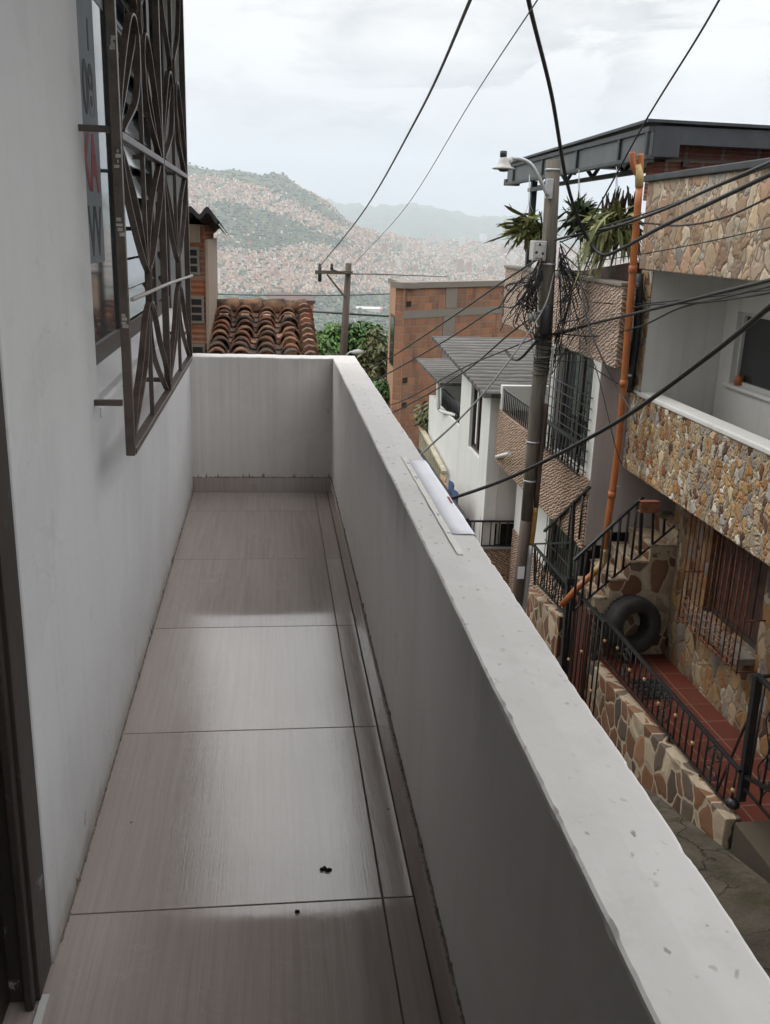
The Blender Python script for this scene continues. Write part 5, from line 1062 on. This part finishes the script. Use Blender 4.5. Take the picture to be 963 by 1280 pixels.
cable('thinner cable running beside the thick fascia cable', [(700, 303, T), (752, 284, 9.6), (830, 259, 8.1), (963, 207, 6.1), (1010, 188, 5.6)], .007)
cable('thin cable sagging across the middle of the flagstone fascia', [(720, 300, T), (790, 280, 9), (850, 282, 7.8), (905, 272, 7.0), (963, 246, 6.2), (1000, 228, 5.8)], .008)
cable('thin wire low across the flagstone fascia', [(720, 330, T), (800, 318, 9), (880, 303, 7.6), (963, 284, 6.3), (1000, 272, 5.9)], .005)
cable('thick black cable bundle crossing in front of the white balcony recess', [(690, 418, T), (735, 406, 9.6), (785, 394, 8.7), (870, 373, 7.3), (963, 350, 6.1), (1010, 338, 5.6)], .0145)
cable('second black cable just under the thick bundle at the balcony recess', [(693, 420, T), (745, 404, 9.6), (800, 383, 8.7), (880, 378, 7.2), (963, 366, 6.1), (1010, 355, 5.6)], .008)
cable('thin cable branching down left from the bundle at the balcony recess', [(963, 358, 6.0), (905, 372, 7.0), (850, 385, 7.6), (800, 408, 8.5), (745, 420, 9.6), (697, 417, T)], .008)
cable('thin wire crossing the brown parapet towards the recess', [(742, 378, 9.2), (800, 380, 8.9), (963, 362, 6.3), (1000, 356, 6.0)], .006)
cable('thick black cable sagging in front of the rubble stone down behind the parapet', [(1010, 345, 3.6), (963, 383, 4.0), (885, 446, 4.8), (780, 522, 5.8), (690, 572, 6.6), (625, 602, 7.1), (565, 623, 7.4), (540, 630, 7.5)], .0145, tail=[(.9, 6.6, -.42), (.37, 5.85, -.50)])
cable('grey black cable slanting from the tangle down to the parapet edge', [(693, 341, T), (680, 385, 9.7), (640, 446, 9.0), (590, 508, 8.4), (535, 560, 8.0), (515, 578, 7.8)], .009, 'cable_grey', tail=[(.85, 6.7, -.2), (.37, 5.86, -.30)])
cable('upper black cable running from the pole to the raw brick house wall', [(672, 324, T), (626, 354, 11.5), (560, 400, 14), (483, 450, 17), (440, 470, 18)], .012)
cable('middle black cable with a thick splice crossing the brick wall', [(660, 372, T), (640, 384, 10.5), (617, 387, 11.5), (560, 424, 14), (483, 468, 17), (440, 488, 18)], .012)
cable('lower black cable over the grey fibre roof', [(688, 382, T), (640, 415, 11), (590, 458, 12.6), (540, 490, 14), (483, 520, 16)], .011)
cable('thin black wire over the grey fibre roof edge', [(676, 420, T), (631, 438, 11), (575, 462, 12.4), (510, 498, 14), (470, 512, 15)], .009)
cable('thin wire drooping from the pole clamp over the roof', [(672, 425, T), (652, 447, 10.4), (642, 449, 10.7), (632, 438, 11)], .016)
cable('black drop wire curving down past the caged window to the rubble stone', [(722, 318, 9.7), (733, 395, 9.3), (752, 446, 9.0), (772, 484, 8.8), (790, 516, 8.5), (794, 530, 8.4)], .009)
cable('thin drop wire curving down to the orange drain pipe', [(698, 345, T), (715, 392, 9.8), (728, 430, 9.4), (745, 460, 9.1), (770, 560, 8.7), (778, 580, 8.7)], .005)
cable('thin wire from the caged window to the black drain pipe', [(735, 455, 9.2), (765, 475, 9.1), (796, 493, 9.0)], .006)
cable('horizontal dark wire far off behind the barrel tiled roof', [(240, 376, 30), (300, 384, 29), (370, 388, 28), (431, 392, FY), (500, 396, 28)], .03)
cable('upper thin wire far off above the barrel tiled roof', [(240, 367, 30), (330, 369, 28), (429, 369, FY), (500, 367, 28)], .014)
cable('short wire from the far pole crossarm to the right', [(415, 337, FY), (438, 342, FY), (480, 343, 34), (560, 346, 50)], .02)
# tangle of spare loops and splices round the pole
r_ = random.Random(77); b = MB()
for i in range(38):
    y0 = r_.uniform(312, 348); p = pole_at(y0); s_ = r_.choice((-1, -1, 1)); L = r_.uniform(.1, .4); q0 = p+Vector((s_*.09, -.1, 0))
    y1 = r_.uniform(350, 455); q1 = pole_at(y1)+Vector((s_*r_.uniform(.06, .16), -.1, 0))
    mid = q0.lerp(q1, .5)+Vector((s_*L*r_.uniform(.3, 1.), r_.uniform(-.2, .12), r_.uniform(-.12, .12)))
    b.tube(spline([q0, q0.lerp(mid, .6)+Vector((0, 0, .05*r_.uniform(-1, 1))), mid, mid.lerp(q1, .5)+Vector((r_.uniform(-.08, .08), 0, r_.uniform(-.1, .05))), q1], 6), r_.uniform(.003, .008), 5)
for i in range(26):                                # bundle ends running to the lower left
    p = pole_at(r_.uniform(335, 350))+Vector((-.08, -.1, 0)); e = ay(r_.uniform(632, 668), r_.uniform(352, 404), PY+r_.uniform(-.3, .3)); b.tube(spline([p, p.lerp(e, .4)+Vector((0, 0, r_.uniform(-.03, .09))), e, e+Vector((r_.uniform(-.12, .08), 0, -r_.uniform(.05, .2)))], 6), r_.uniform(.004, .008), 5)
for i in range(22):                                # strands on the right hand side
    p = pole_at(r_.uniform(300, 330))+Vector((.09, -.1, 0)); e = ay(r_.uniform(700, 745), r_.uniform(330, 450), PY+r_.uniform(-.5, .1)); b.tube(spline([p, p.lerp(e, .45)+Vector((r_.uniform(-.05, .12), 0, r_.uniform(-.1, .1))), e, pole_at(r_.uniform(400, 470))+Vector((.1, -.1, 0))], 7), r_.uniform(.0025, .006), 5)
for i in range(14):                                # wire lashings
    c = pole_at(418+i*3.6+r_.uniform(-1, 1)); b.tube([c+Vector((.092*math.cos(k*.6), .092*math.sin(k*.6), .018*math.sin(k*.6+i))) for k in range(12)], .006, 5)
tag(b.build('wire_tangle', M['cable']), 'dense tangle of loose black wires looped round the concrete pole', 'wires', kind='stuff')
sb = thing('splice_box', 'fat black cable splice closure strapped to the pole amid the tangled wires', 'cable box', tuple(pole_at(395)))
c = pole_at(398)+Vector((-.02, -.12, 0)); MB().tube([c+Vector((0, 0, .17)), c+Vector((0, 0, .14)), c-Vector((.01, 0, .14)), c-Vector((.015, 0, .18))], [.04, .065, .07, .04], 14).build('closure', M['cable'], sb)
c2_ = pole_at(394)+Vector((-.17, -.1, 0)); MB().lathe([(0, -.05), (.05, -.05), (.06, 0), (.045, .05), (0, .055)], 12, Matrix.Translation(c2_) @ Matrix.Rotation(R(70), 4, 'Y')).build('coil', M['lampgrey'], sb)
for dz in (.08, -.08): MB().lathe([(.088, -.01), (.098, -.01), (.098, .01), (.088, .01)], 14, Matrix.Translation(pole_at(398)+Vector((0, 0, dz))), closed=True).build('strap', M['galv'], sb)
# ================================================================== THE CITY
def march(px, py):
    px = np.asarray(px, float); py = np.asarray(py, float)
    D = np.array(_d)[None]+((px-CX)/F)[:, None]*np.array(_r)[None]-((py-CY)/F)[:, None]*np.array(_u)[None]
    D /= np.hypot(D[:, 0], D[:, 1])[:, None]; out = np.full((len(px), 3), np.nan); done = np.zeros(len(px), bool)
    for t_ in np.geomspace(900, 11500, 420):
        P = D*t_; P[:, 2] += 1.6; h = terr(P[:, 0], P[:, 1]); hit = (~done) & (P[:, 2] <= h)
        out[hit] = np.stack([P[hit, 0], P[hit, 1], h[hit]], -1); done |= hit
    return out
def inpoly(x, y, P):
    x = np.asarray(x); c = np.zeros(len(x), bool); n_ = len(P)
    for i in range(n_):
        (x0, y0), (x1, y1) = P[i], P[(i+1) % n_]
        if y0 == y1: continue
        c ^= ((y0 > y) != (y1 > y)) & (x < (x1-x0)*(y-y0)/(y1-y0)+x0)
    return c
g_ = np.random.default_rng(4)
FOR = [[(258, 252), (300, 256), (345, 268), (395, 288), (445, 303), (440, 312), (380, 308), (345, 313), (310, 308), (285, 298), (262, 280)], [(262, 296), (300, 303), (345, 312), (335, 318), (300, 316), (265, 308)],
       [(100, 185), (330, 200), (352, 205), (400, 250), (445, 284), (432, 287), (385, 263), (350, 246), (315, 232), (225, 215), (100, 205)], [(100, 366), (520, 366), (700, 372), (700, 460), (100, 460)]]
def build_city():
    N = 92000
    px = g_.uniform(120, 850, N); py = 218+g_.beta(1.15, 1.3, N)*212
    infor = np.zeros(N, bool)
    for k, P in enumerate(FOR): infor |= inpoly(px+g_.normal(0, 4, N), py+g_.normal(0, 2.2, N), P)
    keep = (~infor) | (g_.random(N) < .012); gap = np.sin(px*.13)*np.sin(py*.31+px*.05)+.6*np.sin(px*.31+py*.5)+.35*np.sin(px*.9+py*.3)
    keep &= ~((gap > .8) & (py < 366)); keep &= ~((np.abs(np.sin(px*.21+py*.12)) < .07) & (py < 366)); px, py = px[keep], py[keep]
    P = march(px, py); ok = ~np.isnan(P[:, 0]); P = P[ok]; px, py = px[ok], py[ok]
    dist = np.hypot(P[:, 0], P[:, 1]); ok = (dist > 1750) & (dist < 7200); P, dist, py = P[ok], dist[ok], py[ok]
    pal = np.array([(.58, .33, .22), (.72, .50, .36), (.78, .61, .47), (.82, .74, .63), (.58, .38, .27), (.74, .55, .41), (.42, .40, .38), (.84, .81, .76), (.56, .24, .16), (.46, .33, .26)])
    order = np.argsort(dist); return P[order], dist[order], pal
CP, CDIST, CPAL = build_city()
def house_mesh(b, x, y, z, w, d, h, rot, col, roof):
    cs, sn = math.cos(rot), math.sin(rot); q = [(x+cs*sx*w/2-sn*sy*d/2, y+sn*sx*w/2+cs*sy*d/2) for sx, sy in ((-1, -1), (1, -1), (1, 1), (-1, 1))]
    o = len(b.v); b.v += [(a, c_, z-4) for a, c_ in q]+[(a, c_, z+h) for a, c_ in q]
    fs = [(0, 1, 5, 4), (1, 2, 6, 5), (2, 3, 7, 6), (3, 0, 4, 7), (4, 5, 6, 7)]; b.f += [tuple(o+i for i in f) for f in fs]; b.sm += [False]*5; b.c += [tuple(col)+(1,)]*4+[tuple(roof)+(1,)]
NEAR = 270
b = MB()
for i in range(NEAR, len(CP)):
    col = CPAL[g_.integers(len(CPAL))]*g_.uniform(.72, 1.08)*(1. if CP[i][2] > -190 else .82); roof = (col*.8 if g_.random() < .5 else np.array([(.36, .33, .31), (.45, .17, .10), (.5, .48, .45)][g_.integers(3)]))*g_.uniform(.7, 1.1)  # houses low in the valley get shade put into their wall colour
    h = g_.choice([3.5, 6.5, 9, 9, 12], p=[.25, .35, .2, .12, .08]); s_ = 1+.4*(CDIST[i] > 4500)
    house_mesh(b, *CP[i], g_.uniform(3.5, 8)*s_, g_.uniform(3.5, 8)*s_, h*s_*.72, g_.uniform(0, 3.14), col, roof)
tag(b.build('city_houses', M['city'], col=True, fix=False), 'far houses of the city covering the valley floor and the hillside', 'city', kind='stuff')
protos = []
for k in range(6):
    b = MB(); col = CPAL[k]; house_mesh(b, 0, 0, 0, 6+k % 3*2, 5+k % 2*3, 3.2+1.8*(k % 3), 0, col*.95, [(.42, .16, .1), (.4, .38, .35), (.5, .48, .45)][k % 3])
    if k % 2: house_mesh(b, .8, .6, 4, 3, 2.6, 2+k*.8, 0, col*.7, (.4, .38, .36))
    o = b.build('far_house', M['city'], col=True, fix=False); protos.append(o)
for i in range(min(NEAR, len(CP))):
    o = protos[i] if i < 6 else protos[i % 6].copy()
    if i >= 6: C.objects.link(o)
    o.location = tuple(float(v) for v in CP[i]); o.rotation_euler = (0, 0, float(g_.uniform(0, 3.1))); tag(o, 'small far house among the valley trees of the city below', 'house', 'far houses of the city')
# apartment towers standing out of the city
tw = [(272, 353, 15, 9, 0), (268, 352, 12, 6, 0), (481, 318, 12, 8, 1), (506, 316, 14, 7, 2), (540, 303, 10, 9, 2), (552, 303, 9, 8, 2), (578, 307, 9, 9, 0), (604, 301, 8, 10, 0), (575, 340, 14, 10, 1), (586, 341, 12, 7, 1), (600, 335, 9, 9, 2), (520, 342, 10, 5, 1), (499, 338, 11, 5, 0), (625, 336, 12, 5, 2), (613, 345, 10, 8, 1), (300, 330, 9, 6, 2), (640, 330, 10, 6, 0), (560, 325, 9, 6, 2), (620, 305, 6, 8, 2), (740, 330, 9, 8, 0), (765, 325, 8, 7, 2), (450, 330, 10, 6, 1), (533, 318, 8, 5, 0), (345, 345, 9, 6, 1), (590, 318, 8, 5, 2), (630, 318, 9, 6, 1)]
TP = march([k[0] for k in tw], [k[1] for k in tw]); side = ['left', 'right']
for (px_, py_, hh, ww, mi), p in zip(tw, TP):
    if np.isnan(p[0]): continue
    m_ = float(np.linalg.norm(p))/F; w_, h_ = ww*m_*.8, hh*m_; b = MB(); b.box(-w_/2, w_/2, -w_*.4, w_*.4, -4, h_); b.box(-w_*.2, w_*.2, -w_*.2, w_*.2, h_+.01, h_+3)
    o = b.build('apartment_tower', TOW[mi]); o.location = tuple(float(v) for v in p); tag(o, ['pale slab tower rising out of the far city', 'brick tower rising out of the far city', 'cream tower rising out of the far city'][mi], 'tower', 'apartment towers of the far city')
# long pale sheds and the red roof by the river
for px_, py_, w_, d_, h_, mt, nm, lb in ((460, 388, 70, 40, 5, 'house_grey', 'warehouse', 'long pale flat warehouse in the green valley right of the far pole'), (467, 389, 50, 34, 6, 'orangewall', 'warehouse', 'broad salmon roofed hall in the green valley')):
    p = march([px_], [py_])[0]; b = MB(); b.box(-w_/2, w_/2, -d_/2, d_/2, -6, h_); o = MB(); o.box(-w_/2, w_/2, -d_/2, d_/2, -6, h_); o._add([(-w_/2-1, -d_/2-1, h_), (w_/2+1, -d_/2-1, h_), (w_/2+1, 0, h_+5), (-w_/2-1, 0, h_+5), (w_/2+1, d_/2+1, h_), (-w_/2-1, d_/2+1, h_)], [(0, 1, 2, 3), (3, 2, 4, 5), (1, 4, 2), (0, 3, 5)])
    o = o.build(nm, M[mt]); o.location = tuple(float(v) for v in p); tag(o, lb, 'warehouse')
# clumps of trees over the valley and the green parts of the hill
def clumps():
    N = 15000; px = g_.uniform(120, 850, N); py = g_.uniform(205, 450, N); infor = np.zeros(N, bool)
    for P in FOR: infor |= inpoly(px+g_.normal(0, 3, N), py+g_.normal(0, 2, N), P)
    keep = infor | (g_.random(N) < .30); P = march(px[keep], py[keep]); P = P[~np.isnan(P[:, 0])]; d_ = np.hypot(P[:, 0], P[:, 1]); P = P[(d_ > 1500) & (d_ < 7000)]
    ico = [(0, 0, 1), (.9, 0, .35), (.28, .85, .4), (-.72, .53, .35), (-.72, -.53, .4), (.28, -.85, .35), (.7, .5, -.5), (-.3, .8, -.5), (-.85, 0, -.5), (-.3, -.8, -.5), (.7, -.5, -.5)]
    tri = [(0, 1, 2), (0, 2, 3), (0, 3, 4), (0, 4, 5), (0, 5, 1), (1, 6, 2), (2, 7, 3), (3, 8, 4), (4, 9, 5), (5, 10, 1), (6, 7, 2), (7, 8, 3), (8, 9, 4), (9, 10, 5), (10, 6, 1)]
    b = MB()
    for p in P:
        s_ = g_.uniform(4, 8); k = g_.uniform(.6, 1.25, (len(ico), 1)); v = np.array(ico)*k*np.array([s_, s_, s_*.75])+p+np.array([0, 0, s_*.3]); b.col = (float(np.clip(g_.normal(.45, .22), 0, 1)),)*3+(1,); b._add(v.tolist(), tri)
    tag(b.build('valley_trees', M['valley_leaf'], col=True, fix=False), 'far dark trees filling the valley floor and the green hillside', 'trees', kind='stuff')
M['valley_leaf'] = mk_leaf('far_tree_canopy', (.014, .028, .014), (.028, .05, .022), (.06, .08, .034))
clumps()
# ================================================================== AIR
t, fin = material('valley_haze'); t.t.nodes.clear()
pv_ = t.n('ShaderNodeVolumePrincipled', {'Color': (.85, .91, 1., 1), 'Density': HAZE, 'Anisotropy': .25}); t.n('ShaderNodeOutputMaterial', {'Volume': pv_.outputs[0]})
o = MB().box(-12200, 12200, -12200, 12200, -320, 900).build('haze', t.t.id_data if False else bpy.data.materials['valley_haze'], kind='stuff')
